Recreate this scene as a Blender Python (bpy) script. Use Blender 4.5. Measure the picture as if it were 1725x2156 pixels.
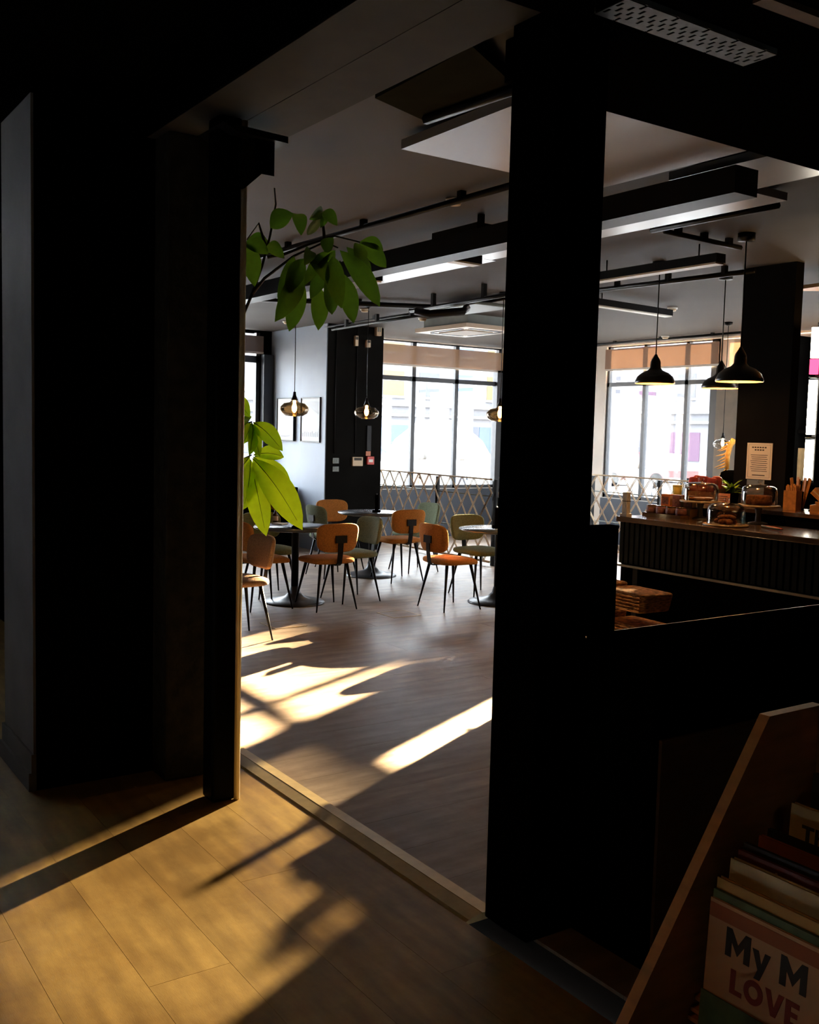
import bpy, bmesh, math, random
import numpy as np
from mathutils import Vector, Matrix
random.seed(7)
R_ = math.radians
scene = bpy.context.scene
for o in list(bpy.data.objects): bpy.data.objects.remove(o)
COL = scene.collection

# ------------------------------------------------------------------ camera
F_PX, CX, CY, HC = 2112.44, 862.5, 1078.0, 1.68
YAW, PITCH, ROLL = -0.97138674, 0.08019586, -0.02546122
def _rot():
    f = np.array([math.sin(YAW)*math.cos(PITCH), math.cos(YAW)*math.cos(PITCH), -math.sin(PITCH)])
    r = np.array([math.cos(YAW), -math.sin(YAW), 0.0]); d = np.cross(f, r)
    c, s = math.cos(ROLL), math.sin(ROLL)
    return np.array([c*r+s*d, -s*r+c*d, f])
RC = _rot(); CAMP = np.array([0.0, 0.0, HC])
cd = bpy.data.cameras.new('camera'); cam = bpy.data.objects.new('camera', cd); COL.objects.link(cam)
cd.sensor_fit = 'VERTICAL'; cd.sensor_height = 36.0; cd.sensor_width = 36.0
cd.lens = 36.0*F_PX/2156.0; cd.clip_start = .05; cd.clip_end = 300
cam.matrix_world = Matrix(((RC[0][0], -RC[1][0], -RC[2][0], 0), (RC[0][1], -RC[1][1], -RC[2][1], 0),
                           (RC[0][2], -RC[1][2], -RC[2][2], HC), (0, 0, 0, 1)))
scene.camera = cam
def ray(x, y): return RC.T @ np.array([(x-CX)/F_PX, (y-CY)/F_PX, 1.0])
def onz(x, y, z=0.0): d = ray(x, y); return Vector(CAMP + (z-HC)/d[2]*d)
def ony(x, y, Y): d = ray(x, y); return Vector(CAMP + Y/d[1]*d)
def onx(x, y, X): d = ray(x, y); return Vector(CAMP + X/d[0]*d)
def ond(x, y, dep): return Vector(CAMP + ray(x, y)*dep)

# ------------------------------------------------------------------ sky, sun, exposure
SKY, SUN = 14.0, 230.0
w = bpy.data.worlds.new('world'); scene.world = w; w.use_nodes = True
bgn = w.node_tree.nodes['Background']; bgn.inputs[0].default_value = (.86, .93, 1.0, 1); bgn.inputs[1].default_value = SKY
KX, TAN = .50, .248            # sun's track across the floor and tangent of its height
hn = math.hypot(KX, 1.0)
sdir = Vector((KX/hn, -1/hn, -TAN)).normalized()
sl = bpy.data.lights.new('sun', 'SUN'); sl.energy = SUN; sl.angle = R_(.6); sl.color = (1.0, .76, .44)
so = bpy.data.objects.new('sun', sl); COL.objects.link(so); so.rotation_euler = sdir.to_track_quat('-Z', 'Y').to_euler()
vs = scene.view_settings; vs.view_transform = 'Standard'; vs.look = 'None'; vs.exposure = 0.9; vs.gamma = 1.0; vs.use_curve_mapping = False
def portal(name, loc, rot, sx, sy):
    l = bpy.data.lights.new(name, 'AREA'); l.shape = 'RECTANGLE'; l.size = sx; l.size_y = sy; l.cycles.is_portal = True
    o = bpy.data.objects.new(name, l); COL.objects.link(o); o.location = loc; o.rotation_euler = rot
portal('window_portal', (-13.2, 9.3, 1.9), (0, R_(-90), 0), 2.4, 2.9)
portal('window_portal', (-10.3, 11.65, 1.9), (R_(-90), 0, 0), 2.4, 2.4)
portal('window_portal', (-13.75, 5.5, 1.5), (0, R_(-90), 0), 2.6, 2.2)
portal('window_portal', (-7.9, 11.65, 1.6), (R_(-90), 0, 0), 2.3, 2.9)

# ------------------------------------------------------------------ materials
MATS = {}
def mat(name, col, rough=.6, metal=0.0, var=.0, scale=8.0, stretch=(1, 1, 1), bump=0.0, bscale=40.0, spec=.5, col2=None, coat=0.0):
    m = bpy.data.materials.new(name); m.use_nodes = True; nt = m.node_tree; N = nt.nodes; L = nt.links
    b = N['Principled BSDF']; b.inputs['Roughness'].default_value = rough; b.inputs['Metallic'].default_value = metal
    b.inputs['Specular IOR Level'].default_value = spec; b.inputs['Coat Weight'].default_value = coat
    tc = N.new('ShaderNodeTexCoord'); mp = N.new('ShaderNodeMapping'); L.new(tc.outputs['Object'], mp.inputs[0]); mp.inputs['Scale'].default_value = stretch
    c = (*col, 1)
    if var or col2:
        nz = N.new('ShaderNodeTexNoise'); nz.inputs['Scale'].default_value = scale; nz.inputs['Detail'].default_value = 5
        L.new(mp.outputs[0], nz.inputs['Vector'])
        rp = N.new('ShaderNodeValToRGB'); rp.color_ramp.elements[0].position = .3; rp.color_ramp.elements[1].position = .7
        rp.color_ramp.elements[0].color = (*[v*(1-var) for v in col], 1)
        rp.color_ramp.elements[1].color = (*(col2 or [min(1, v*(1+var)) for v in col]), 1)
        L.new(nz.outputs['Fac'], rp.inputs[0]); L.new(rp.outputs[0], b.inputs['Base Color'])
    else: b.inputs['Base Color'].default_value = c
    if bump:
        n2 = N.new('ShaderNodeTexNoise'); n2.inputs['Scale'].default_value = bscale; n2.inputs['Detail'].default_value = 3
        L.new(mp.outputs[0], n2.inputs['Vector'])
        bp = N.new('ShaderNodeBump'); bp.inputs['Strength'].default_value = bump; bp.inputs['Distance'].default_value = .01
        L.new(n2.outputs['Fac'], bp.inputs['Height']); L.new(bp.outputs[0], b.inputs['Normal'])
    MATS[name] = m; return m
def glass(name, tint, glossy=.08, dark=1.0):
    m = bpy.data.materials.new(name); m.use_nodes = True; nt = m.node_tree; N = nt.nodes; L = nt.links; N.clear()
    out = N.new('ShaderNodeOutputMaterial'); mx = N.new('ShaderNodeMixShader'); tr = N.new('ShaderNodeBsdfTransparent'); gl = N.new('ShaderNodeBsdfGlossy')
    tr.inputs[0].default_value = (*[t*dark for t in tint], 1); gl.inputs['Roughness'].default_value = .03
    lw = N.new('ShaderNodeLayerWeight'); lw.inputs[0].default_value = .25
    ma = N.new('ShaderNodeMath'); ma.operation = 'MULTIPLY_ADD'; ma.inputs[1].default_value = .6; ma.inputs[2].default_value = glossy; ma.use_clamp = True
    L.new(lw.outputs['Fresnel'], ma.inputs[0]); L.new(ma.outputs[0], mx.inputs[0]); L.new(tr.outputs[0], mx.inputs[1]); L.new(gl.outputs[0], mx.inputs[2]); L.new(mx.outputs[0], out.inputs[0])
    return m
def screen(name, col, openness, transl):
    m = bpy.data.materials.new(name); m.use_nodes = True; nt = m.node_tree; N = nt.nodes; L = nt.links; N.clear()
    out = N.new('ShaderNodeOutputMaterial'); df = N.new('ShaderNodeBsdfDiffuse'); tl = N.new('ShaderNodeBsdfTranslucent'); tr = N.new('ShaderNodeBsdfTransparent')
    df.inputs[0].default_value = (*col, 1); tl.inputs[0].default_value = (*col, 1)
    m1 = N.new('ShaderNodeMixShader'); m1.inputs[0].default_value = transl; L.new(df.outputs[0], m1.inputs[1]); L.new(tl.outputs[0], m1.inputs[2])
    m2 = N.new('ShaderNodeMixShader'); m2.inputs[0].default_value = openness; L.new(m1.outputs[0], m2.inputs[1]); L.new(tr.outputs[0], m2.inputs[2])
    L.new(m2.outputs[0], out.inputs[0]); return m
def emit(name, col, s):
    m = bpy.data.materials.new(name); m.use_nodes = True; nt = m.node_tree; N = nt.nodes; N.clear()
    e = N.new('ShaderNodeEmission'); e.inputs[0].default_value = (*col, 1); e.inputs[1].default_value = s
    o = N.new('ShaderNodeOutputMaterial'); nt.links.new(e.outputs[0], o.inputs[0]); return m
def leafmat(name, c1, c2, tr):
    m = mat(name, c1, .45, var=.25, scale=30, col2=c2)
    nt = m.node_tree; N = nt.nodes; L = nt.links
    tl = N.new('ShaderNodeBsdfTranslucent'); tl.inputs[0].default_value = (*tr, 1)
    mx = N.new('ShaderNodeMixShader'); mx.inputs[0].default_value = .55
    L.new(N['Principled BSDF'].outputs[0], mx.inputs[1]); L.new(tl.outputs[0], mx.inputs[2]); L.new(mx.outputs[0], N['Material Output'].inputs[0]); return m

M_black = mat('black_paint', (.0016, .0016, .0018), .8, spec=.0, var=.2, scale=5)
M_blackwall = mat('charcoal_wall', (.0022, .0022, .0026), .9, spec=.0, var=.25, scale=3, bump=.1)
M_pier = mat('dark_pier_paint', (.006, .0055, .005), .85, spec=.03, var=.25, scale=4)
M_bluewall = mat('slate_wall', (.14, .135, .135), .7, spec=.1, var=.15, scale=3)
M_pale = mat('pale_blue_wall', (.24, .28, .35), .6, spec=.3, var=.06, scale=2)
M_plaster = mat('cream_plaster', (.6, .55, .5), .8, var=.06, scale=3)
M_tan = mat('tan_reveal', (.22, .18, .14), .8, var=.1)
M_rough = mat('rough_render', (.022, .018, .009), .9, var=.7, scale=14, bump=1.0, bscale=22)
M_soffit = mat('soffit_paint', (.05, .043, .033), .8, spec=.1, var=.08)
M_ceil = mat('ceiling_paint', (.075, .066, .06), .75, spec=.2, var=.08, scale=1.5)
M_raft = mat('ceiling_raft', (.26, .24, .24), .28, spec=.5, var=.04, scale=2)
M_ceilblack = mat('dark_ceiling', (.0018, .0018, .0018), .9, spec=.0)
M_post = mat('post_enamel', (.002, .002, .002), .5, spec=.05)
M_olive = mat('olive_panel', (.022, .02, .013), .9, var=.1, spec=0)
M_steel = mat('black_steel', (.006, .006, .007), .45, .2, spec=.25)
M_alu = mat('window_frame_paint', (.018, .02, .026), .4, spec=.4)
def floormat(name, c1, c2, c3, rough, stretch):
    m = mat(name, c1, rough, spec=.5, var=.3, scale=2.2, stretch=stretch, bump=.05, bscale=60, col2=c2)
    nt = m.node_tree; N = nt.nodes; L = nt.links; b = N['Principled BSDF']
    oi = N.new('ShaderNodeObjectInfo'); mu = N.new('ShaderNodeMixRGB'); mu.blend_type = 'MULTIPLY'; mu.inputs[0].default_value = 1
    mr = N.new('ShaderNodeMapRange'); mr.inputs[3].default_value = .86; mr.inputs[4].default_value = 1.1
    L.new(oi.outputs['Random'], mr.inputs[0]); L.new(mr.outputs[0], mu.inputs[2])
    ng = N.new('ShaderNodeTexNoise'); ng.inputs['Scale'].default_value = 1.1; ng.inputs['Detail'].default_value = 8; ng.inputs['Roughness'].default_value = .7
    ge = N.new('ShaderNodeNewGeometry'); L.new(ge.outputs['Position'], ng.inputs['Vector'])
    rp = N.new('ShaderNodeValToRGB'); rp.color_ramp.elements[0].position = .42; rp.color_ramp.elements[1].position = .62
    rp.color_ramp.elements[0].color = (*c3, 1); rp.color_ramp.elements[1].color = (1, 1, 1, 1); L.new(ng.outputs['Fac'], rp.inputs[0])
    src = b.inputs['Base Color'].links[0].from_socket
    mu2 = N.new('ShaderNodeMixRGB'); mu2.blend_type = 'MULTIPLY'; mu2.inputs[0].default_value = .8
    L.new(src, mu.inputs[1]); L.new(mu.outputs[0], mu2.inputs[1]); L.new(rp.outputs[0], mu2.inputs[2]); L.new(mu2.outputs[0], b.inputs['Base Color'])
    rr = N.new('ShaderNodeMapRange'); rr.inputs[3].default_value = rough-.08; rr.inputs[4].default_value = rough+.1
    L.new(ng.outputs['Fac'], rr.inputs[0]); L.new(rr.outputs[0], b.inputs['Roughness']); return m
M_floor = floormat('cafe_vinyl_plank', (.36, .265, .195), (.48, .37, .28), (.55, .5, .48), .42, (6, 1, 1))
M_wood = floormat('foreground_wood_plank', (.42, .26, .075), (.55, .36, .11), (.5, .42, .35), .42, (1, 6, 1))
M_joint = mat('dark_joint', (.03, .025, .02), .9)
M_brass = mat('threshold_brass', (.62, .47, .24), .38, .35, var=.1, scale=20)
M_rust = mat('rust_bouclé'.replace('é', 'e'), (.46, .19, .05), .95, var=.25, scale=90, bump=.5, bscale=220, spec=.1)
M_green = mat('sage_fabric', (.17, .20, .13), .95, var=.25, scale=90, bump=.5, bscale=220, spec=.1)
M_olivef = mat('olive_fabric', (.16, .16, .07), .95, var=.25, scale=90, bump=.5, bscale=220, spec=.1)
M_taupe = mat('taupe_fabric', (.33, .19, .11), .95, var=.25, scale=90, bump=.5, bscale=220, spec=.1)
M_tabletop = mat('slate_tabletop', (.06, .065, .075), .25, spec=.6, var=.1, scale=6)
M_rope = mat('jute_rope', (.50, .38, .26), .9, var=.2, scale=60, bump=.6, bscale=150)
M_blind = screen('screen_blind', (.40, .26, .17), .20, .07)
M_blind4 = screen('screen_blind_open', (.40, .26, .17), .21, .05)
M_blindw = screen('screen_blind_rose', (.34, .22, .16), .10, .045)
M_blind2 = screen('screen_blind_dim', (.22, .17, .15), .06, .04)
M_pane = glass('window_pane', (.97, .98, .98), .02)
M_smoke = glass('smoked_glass', (.74, .62, .46), .10)
M_clear = glass('clear_glass', (.93, .92, .90), .10)
M_bulb = emit('warm_bulb', (1.0, .55, .18), 40)
M_white = mat('white_plastic', (.75, .72, .66), .5)
M_cream = mat('cream_plastic', (.55, .42, .28), .5)
M_red = mat('red_plastic', (.5, .04, .03), .4)
M_grey = mat('grey_metal', (.16, .18, .17), .5, .2, var=.1)
M_paper = mat('paper', (.75, .70, .60), .8, var=.04)
M_ink = mat('ink', (.05, .045, .04), .9)
M_acwhite = mat('cassette_plastic', (.55, .43, .32), .45, var=.03)
M_darkwood = mat('dark_counter_wood', (.075, .038, .016), .22, spec=.6, var=.3, scale=5, stretch=(1, 8, 8), coat=.3)
M_slat = mat('olive_black_slat', (.010, .0095, .006), .8, var=.15, spec=.05)
M_trim = mat('counter_trim', (.20, .17, .13), .35, .4)
M_wicker = mat('woven_seagrass', (.50, .24, .09), .9, var=.75, scale=30, stretch=(1, 1, 5), bump=1.0, bscale=60)
M_ply = mat('rack_plywood', (.50, .22, .06), .55, var=.2, scale=6, stretch=(1, 1, 5))
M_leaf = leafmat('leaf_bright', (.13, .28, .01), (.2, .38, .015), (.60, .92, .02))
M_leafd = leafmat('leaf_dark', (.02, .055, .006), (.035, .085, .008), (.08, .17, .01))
M_stem = mat('branch_bark', (.03, .025, .015), .9, var=.2)
M_dead = mat('dead_leaf', (.25, .14, .03), .8, var=.3, scale=30)
M_pink = mat('pink_card', (.55, .22, .14), .8)
M_enamel = mat('black_enamel', (.008, .008, .008), .3, spec=.4)
M_copper = mat('lamp_lining', (.75, .42, .16), .45, .2)
M_crumb = mat('cake_crumb', (.28, .10, .03), .9, var=.5, scale=60, bump=.6)
M_concrete = mat('street_concrete', (.42, .40, .38), .9, var=.1, scale=.6)

# ------------------------------------------------------------------ mesh helpers
def link(name, me, m, parent=None, loc=None):
    o = bpy.data.objects.new(name, me); COL.objects.link(o)
    if m is not None and not me.materials: me.materials.append(m)
    if parent is not None: o.parent = parent
    if loc is not None: o.location = loc
    return o
def meshof(bm, name, smooth=False):
    bmesh.ops.recalc_face_normals(bm, faces=bm.faces); me = bpy.data.meshes.new(name); bm.to_mesh(me); bm.free()
    if smooth:
        for p in me.polygons: p.use_smooth = True
    return me
def box_bm(bm, x0, x1, y0, y1, z0, z1):
    v = [bm.verts.new(p) for p in ((x0, y0, z0), (x1, y0, z0), (x1, y1, z0), (x0, y1, z0), (x0, y0, z1), (x1, y0, z1), (x1, y1, z1), (x0, y1, z1))]
    for f in ((0, 3, 2, 1), (4, 5, 6, 7), (0, 1, 5, 4), (1, 2, 6, 5), (2, 3, 7, 6), (3, 0, 4, 7)): bm.faces.new([v[i] for i in f])
def box(name, x0, x1, y0, y1, z0, z1, m, parent=None, bev=0.0, seg=2):
    """box in world numbers; mesh local to its own base centre (or to the parent's frame)"""
    bm = bmesh.new()
    if parent is None:
        c = Vector(((x0+x1)/2, (y0+y1)/2, min(z0, z1)))
        box_bm(bm, x0-c.x, x1-c.x, y0-c.y, y1-c.y, z0-c.z, z1-c.z)
    else:
        c = None; box_bm(bm, x0, x1, y0, y1, z0, z1)
    if bev: bmesh.ops.bevel(bm, geom=list(bm.edges), offset=bev, segments=seg, profile=.5, affect='EDGES')
    return link(name, meshof(bm, name), m, parent, c)
def tube_bm(bm, pts, r0, r1=None, n=8, closed=True):
    pts = [Vector(p) for p in pts]; r1 = r0 if r1 is None else r1; rings = []
    for i, p in enumerate(pts):
        t = (pts[min(i+1, len(pts)-1)]-pts[max(i-1, 0)]).normalized()
        a = t.cross(Vector((0, 0, 1)))
        if a.length < 1e-3: a = t.cross(Vector((1, 0, 0)))
        a.normalize(); b = t.cross(a); r = r0+(r1-r0)*i/max(1, len(pts)-1)
        rings.append([bm.verts.new(p+r*(math.cos(k*2*math.pi/n)*a+math.sin(k*2*math.pi/n)*b)) for k in range(n)])
    for i in range(len(rings)-1):
        for k in range(n): bm.faces.new((rings[i][k], rings[i][(k+1) % n], rings[i+1][(k+1) % n], rings[i+1][k]))
    if closed: bm.faces.new(rings[0][::-1]); bm.faces.new(rings[-1])
def tube(name, pts, r0, m, parent=None, r1=None, n=8):
    bm = bmesh.new(); loc = None
    if parent is None: loc = Vector(pts[0]); pts = [Vector(p)-loc for p in pts]
    tube_bm(bm, pts, r0, r1, n); return link(name, meshof(bm, name, True), m, parent, loc)
def lathe_me(name, prof, n=28):
    bm = bmesh.new(); rings = []
    for r, z in prof:
        if r < 1e-5: rings.append([bm.verts.new((0, 0, z))])
        else: rings.append([bm.verts.new((r*math.cos(k*2*math.pi/n), r*math.sin(k*2*math.pi/n), z)) for k in range(n)])
    for a, b in zip(rings[:-1], rings[1:]):
        for k in range(n):
            k2 = (k+1) % n
            if len(a) == 1 and len(b) == 1: continue
            if len(a) == 1: bm.faces.new((a[0], b[k2], b[k]))
            elif len(b) == 1: bm.faces.new((a[k], a[k2], b[0]))
            else: bm.faces.new((a[k], a[k2], b[k2], b[k]))
    return meshof(bm, name, True)
def lathe(name, prof, m, parent=None, loc=None, n=28): return link(name, lathe_me(name, prof, n), m, parent, loc)
def sup_me(name, a, b, c, e1, e2, nu=24, nv=14, warp=None):
    bm = bmesh.new(); sp = lambda v, e: math.copysign(abs(v)**e, v); rings = []
    for i in range(nv+1):
        th = -math.pi/2+math.pi*i/nv; ring = []
        for k in range(nu):
            ph = 2*math.pi*k/nu
            p = Vector((a*sp(math.cos(th), e1)*sp(math.cos(ph), e2), b*sp(math.cos(th), e1)*sp(math.sin(ph), e2), c*sp(math.sin(th), e1)))
            if warp: p = warp(p)
            ring.append(bm.verts.new(p))
        rings.append(ring)
    for i in range(nv):
        for k in range(nu): bm.faces.new((rings[i][k], rings[i][(k+1) % nu], rings[i+1][(k+1) % nu], rings[i+1][k]))
    bmesh.ops.remove_doubles(bm, verts=bm.verts, dist=1e-4)
    return meshof(bm, name, True)
def prism(name, poly, axis, t0, t1, m, parent=None):
    """outline poly (2D) extruded along axis 'x','y','z' between t0 and t1"""
    bm = bmesh.new()
    def P(u, v, t): return {'x': (t, u, v), 'y': (u, t, v), 'z': (u, v, t)}[axis]
    A = [bm.verts.new(P(u, v, t0)) for u, v in poly]; B = [bm.verts.new(P(u, v, t1)) for u, v in poly]; n = len(poly)
    bm.faces.new(A); bm.faces.new(B[::-1])
    for i in range(n): bm.faces.new((A[i], B[i], B[(i+1) % n], A[(i+1) % n]))
    if parent is None:
        c = sum((v.co for v in bm.verts), Vector())/len(bm.verts); c.z = min(v.co.z for v in bm.verts)
        for v in bm.verts: v.co -= c
        return link(name, meshof(bm, name), m, None, c)
    return link(name, meshof(bm, name), m, parent)
def tag(o, label, cat, group=None, kind=None):
    o['label'] = label; o['category'] = cat
    if group: o['group'] = group
    if kind: o['kind'] = kind
    return o
def S(o, label=None):
    o['kind'] = 'structure'
    if label: o['label'] = label; o['category'] = o.name.split('_')[0]
    return o
def empty(name, loc=(0, 0, 0), rz=0.0):
    o = bpy.data.objects.new(name, None); COL.objects.link(o); o.location = loc; o.rotation_euler = (0, 0, rz); o.empty_display_size = .1; return o
def thing(name, label, cat, loc=(0, 0, 0), rz=0.0, group=None): return tag(empty(name, loc, rz), label, cat, group)
GLYPH = {   # bold block letters, outlines in a unit-high box: width, polygon(s)
    'M': (1.0, [[(0, 0), (.24, 0), (.24, .55), (.5, .12), (.76, .55), (.76, 0), (1, 0), (1, 1), (.78, 1), (.5, .52), (.22, 1), (0, 1)]]),
    'y': (.72, [[(.0, .72), (.24, .72), (.38, .28), (.5, .72), (.72, .72), (.36, -.28), (.13, -.28), (.26, .06)]]),
    'L': (.58, [[(0, 0), (.58, 0), (.58, .2), (.24, .2), (.24, 1), (0, 1)]]), 'V': (.86, [[(.32, 0), (.54, 0), (.86, 1), (.62, 1), (.43, .34), (.24, 1), (0, 1)]]),
    'E': (.6, [[(0, 0), (.6, 0), (.6, .2), (.24, .2), (.24, .4), (.54, .4), (.54, .59), (.24, .59), (.24, .8), (.6, .8), (.6, 1), (0, 1)]]),
    'T': (.8, [[(.28, 0), (.52, 0), (.52, .8), (.8, .8), (.8, 1), (0, 1), (0, .8), (.28, .8)]]),
    'h': (.62, [[(0, 0), (.2, 0), (.2, .42), (.31, .5), (.42, .42), (.42, 0), (.62, 0), (.62, .5), (.5, .66), (.34, .67), (.2, .58), (.2, 1), (0, 1)]]),
    'A': (.86, [[(0, 0), (.22, 0), (.28, .2), (.58, .2), (.64, 0), (.86, 0), (.54, 1), (.32, 1)]]),
    'O': (.9, 'ring')}
def text(name, s, size, m, parent, tx, ty, tz, th=.0012):
    """each letter is a mesh part of its own, standing on a plane facing -Y"""
    adv = tx
    for ch in s:
        if ch == ' ': adv += size*.3; continue
        wd, polys = GLYPH[ch]
        if polys == 'ring':
            bm = bmesh.new(); n = 28; V = []
            for k in range(n):
                c_, s_ = math.cos(2*math.pi*k/n), math.sin(2*math.pi*k/n)
                V.append([bm.verts.new((adv+size*(.45+.45*q*c_), ty-d_, tz+size*(.5+.5*q*s_))) for q, d_ in ((1, 0), (1, th), (.5, th), (.5, 0))])
            for k in range(n):
                for q in range(4): bm.faces.new((V[k][q], V[k][(q+1) % 4], V[(k+1) % n][(q+1) % 4], V[(k+1) % n][q]))
            link(name, meshof(bm, name), m, parent)
        else:
            for p in polys: prism(name, [(adv+size*u, tz+size*v) for u, v in p], 'y', ty-th, ty, m, parent)
        adv += size*(wd+.08)

# ================================================================== STRUCTURE
ZC = 3.10
def plank_me(lx, ly):
    key = (round(lx, 3), round(ly, 3))
    if key not in plank_me.c:
        bm = bmesh.new(); h = .0006; box_bm(bm, h, lx-h, h, ly-h, -.012, 0); plank_me.c[key] = meshof(bm, 'plank')
    return plank_me.c[key]
plank_me.c = {}
# foreground wood floor, boards run along X
ff = S(box('floor', -9.0, 1.0, -1.4, 2.07, -.12, -.012, M_joint), 'golden brown wooden floor in the dim foreground')
ff['category'] = 'floor'
pw = .265
for i in range(13):
    y1 = 2.07-i*pw; x = -9.0+[0, -.9, -1.6, -.4][i % 4]
    while x < 1.0:
        x0, x1 = max(x, -9.0), min(x+2.2, 1.0)
        if x1-x0 > .05:
            o = link('plank', plank_me(x1-x0, pw), M_wood, ff); o.location = (x0-ff.location.x, y1-pw-ff.location.y, -ff.location.z)
        x += 2.2
# cafe floor, boards run along Y
cf = S(box('floor_cafe', -13.6, 1.0, 2.20, 11.5, -.12, -.012, M_joint), 'grey brown vinyl plank floor of the sunlit cafe'); cf['category'] = 'floor'
pw = .305; i = 0; x = -13.6
while x < .9:
    y = 2.2+[0, -.8, -1.5, -.3][i % 4]
    while y < 11.5:
        y0, y1 = max(y, 2.2), min(y+2.4, 11.5)
        if y1-y0 > .05:
            o = link('plank', plank_me(pw, y1-y0), M_floor, cf); o.location = (x-cf.location.x, y0-cf.location.y, -cf.location.z)
        y += 2.4
    x += pw; i += 1
th = thing('threshold_strip', 'brass coloured floor threshold strip across the doorway', 'threshold', (-3.75, 2.07, 0))
th['kind'] = 'structure'
prism('ramp', [(0, -.01), (.07, -.01), (.07, .016), (.012, .006), (0, .0)], 'x', -1.2, 1.13, M_brass, th)
prism('top_plate', [(.0715, -.01), (.13, -.01), (.13, .012), (.0715, .017)], 'x', -1.2, 1.13, M_brass, th)
# header over the opening
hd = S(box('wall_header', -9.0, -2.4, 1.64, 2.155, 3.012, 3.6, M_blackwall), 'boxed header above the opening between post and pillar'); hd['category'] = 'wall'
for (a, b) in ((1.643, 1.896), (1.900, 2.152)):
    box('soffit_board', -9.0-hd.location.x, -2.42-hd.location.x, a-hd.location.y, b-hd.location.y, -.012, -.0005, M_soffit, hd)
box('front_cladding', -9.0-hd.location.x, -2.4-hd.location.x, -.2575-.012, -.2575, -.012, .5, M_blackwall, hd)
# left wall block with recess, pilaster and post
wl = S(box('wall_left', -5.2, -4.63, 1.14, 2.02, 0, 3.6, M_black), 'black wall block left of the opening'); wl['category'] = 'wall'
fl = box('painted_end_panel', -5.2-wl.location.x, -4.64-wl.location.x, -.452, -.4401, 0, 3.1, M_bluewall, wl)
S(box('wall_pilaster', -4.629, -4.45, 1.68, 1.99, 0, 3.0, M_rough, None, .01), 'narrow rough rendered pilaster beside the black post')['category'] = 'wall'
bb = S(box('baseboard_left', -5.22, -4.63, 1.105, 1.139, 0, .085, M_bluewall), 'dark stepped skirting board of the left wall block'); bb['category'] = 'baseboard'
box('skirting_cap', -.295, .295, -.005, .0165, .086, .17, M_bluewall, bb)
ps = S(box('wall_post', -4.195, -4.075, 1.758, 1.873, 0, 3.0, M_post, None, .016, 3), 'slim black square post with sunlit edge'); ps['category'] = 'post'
tube('edge_bead', [(.058, .061, .002), (.058, .061, 2.99)], .014, mat('edge_bead_paint', (.92, .78, .52), .3, .25), ps, n=12)  # pale strip added along the corner to paint in the sunlit rim
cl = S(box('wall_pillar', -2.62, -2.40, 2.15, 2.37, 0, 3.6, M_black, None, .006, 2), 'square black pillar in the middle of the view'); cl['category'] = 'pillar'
# half-height wall behind pillar
lw_ = S(box('wall_low', -2.40, -2.08, 2.372, 4.4, 0, 1.015, M_black), 'black half height wall running back from the pillar'); lw_['category'] = 'wall'
box('metal_edge', -.16, -.156, -1.014, 1.014, 1.0155, 1.019, M_trim, lw_)
box('wood_panel', .1605, .172, -1.0, 1.0, .05, .74, mat('stained_panel', (.10, .055, .02), .6, var=.25, scale=5, stretch=(1, 1, 6)), lw_)
box('end_panel', -.16, .16, -1.03, -1.0145, 0, 1.0, M_black, lw_)
# ceilings
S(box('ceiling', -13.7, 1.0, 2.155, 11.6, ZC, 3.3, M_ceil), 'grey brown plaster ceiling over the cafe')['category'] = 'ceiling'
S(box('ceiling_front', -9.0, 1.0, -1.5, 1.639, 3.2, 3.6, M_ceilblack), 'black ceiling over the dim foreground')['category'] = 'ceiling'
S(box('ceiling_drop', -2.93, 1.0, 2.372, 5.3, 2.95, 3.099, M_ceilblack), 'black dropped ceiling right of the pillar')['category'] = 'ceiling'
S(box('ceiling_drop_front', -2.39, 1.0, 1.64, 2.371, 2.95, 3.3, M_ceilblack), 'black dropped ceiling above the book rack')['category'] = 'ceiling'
# far walls
def wall_x(name, X, t, y0, y1, holes, m, label):
    """wall in plane X (thickness t outward -X), holes (ya,yb,za,zb)"""
    bm = bmesh.new(); ys = sorted({y0, y1, *[h[0] for h in holes], *[h[1] for h in holes]})
    for a, b in zip(ys[:-1], ys[1:]):
        segs = [(0, ZC)]
        for h in holes:
            if h[0] <= a and b <= h[1]: segs = [q for s in segs for q in ((s[0], min(s[1], h[2])), (max(s[0], h[3]), s[1])) if q[1]-q[0] > .001]
        for s in segs: box_bm(bm, X-t, X, a, b, *s)
    me = meshof(bm, name); o = link(name, me, m); S(o, label); o['category'] = 'wall'; return o
def wall_y(name, Y, t, x0, x1, holes, m, label):
    bm = bmesh.new(); xs = sorted({x0, x1, *[h[0] for h in holes], *[h[1] for h in holes]})
    for a, b in zip(xs[:-1], xs[1:]):
        segs = [(0, ZC)]
        for h in holes:
            if h[0] <= a and b <= h[1]: segs = [q for s in segs for q in ((s[0], min(s[1], h[2])), (max(s[0], h[3]), s[1])) if q[1]-q[0] > .001]
        for s in segs: box_bm(bm, a, b, Y, Y+t, *s)
    me = meshof(bm, name); o = link(name, me, m); S(o, label); o['category'] = 'wall'; return o
XW, YW = -13.05, 11.5
wall_x('wall_back', XW, .22, 6.84, 11.5, [(7.7, 10.72, .78, 3.08)], M_plaster, 'cream plaster wall around the wide back window')
wall_y('wall_far', YW, .22, -13.27, 1.0, [(-11.44, -9.25, .72, 3.08), (-9.2, -8.7, 2.5, 3.07), (-8.7, -6.9, 0.0, 3.07)], M_plaster, 'plaster wall around the window behind the counter')
S(box('wall_pier_cladding', -9.25, -8.71, 11.46, 11.499, 0, 2.49, M_tan), 'brown panel between the counter window and dark pier')['category'] = 'wall'
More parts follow.
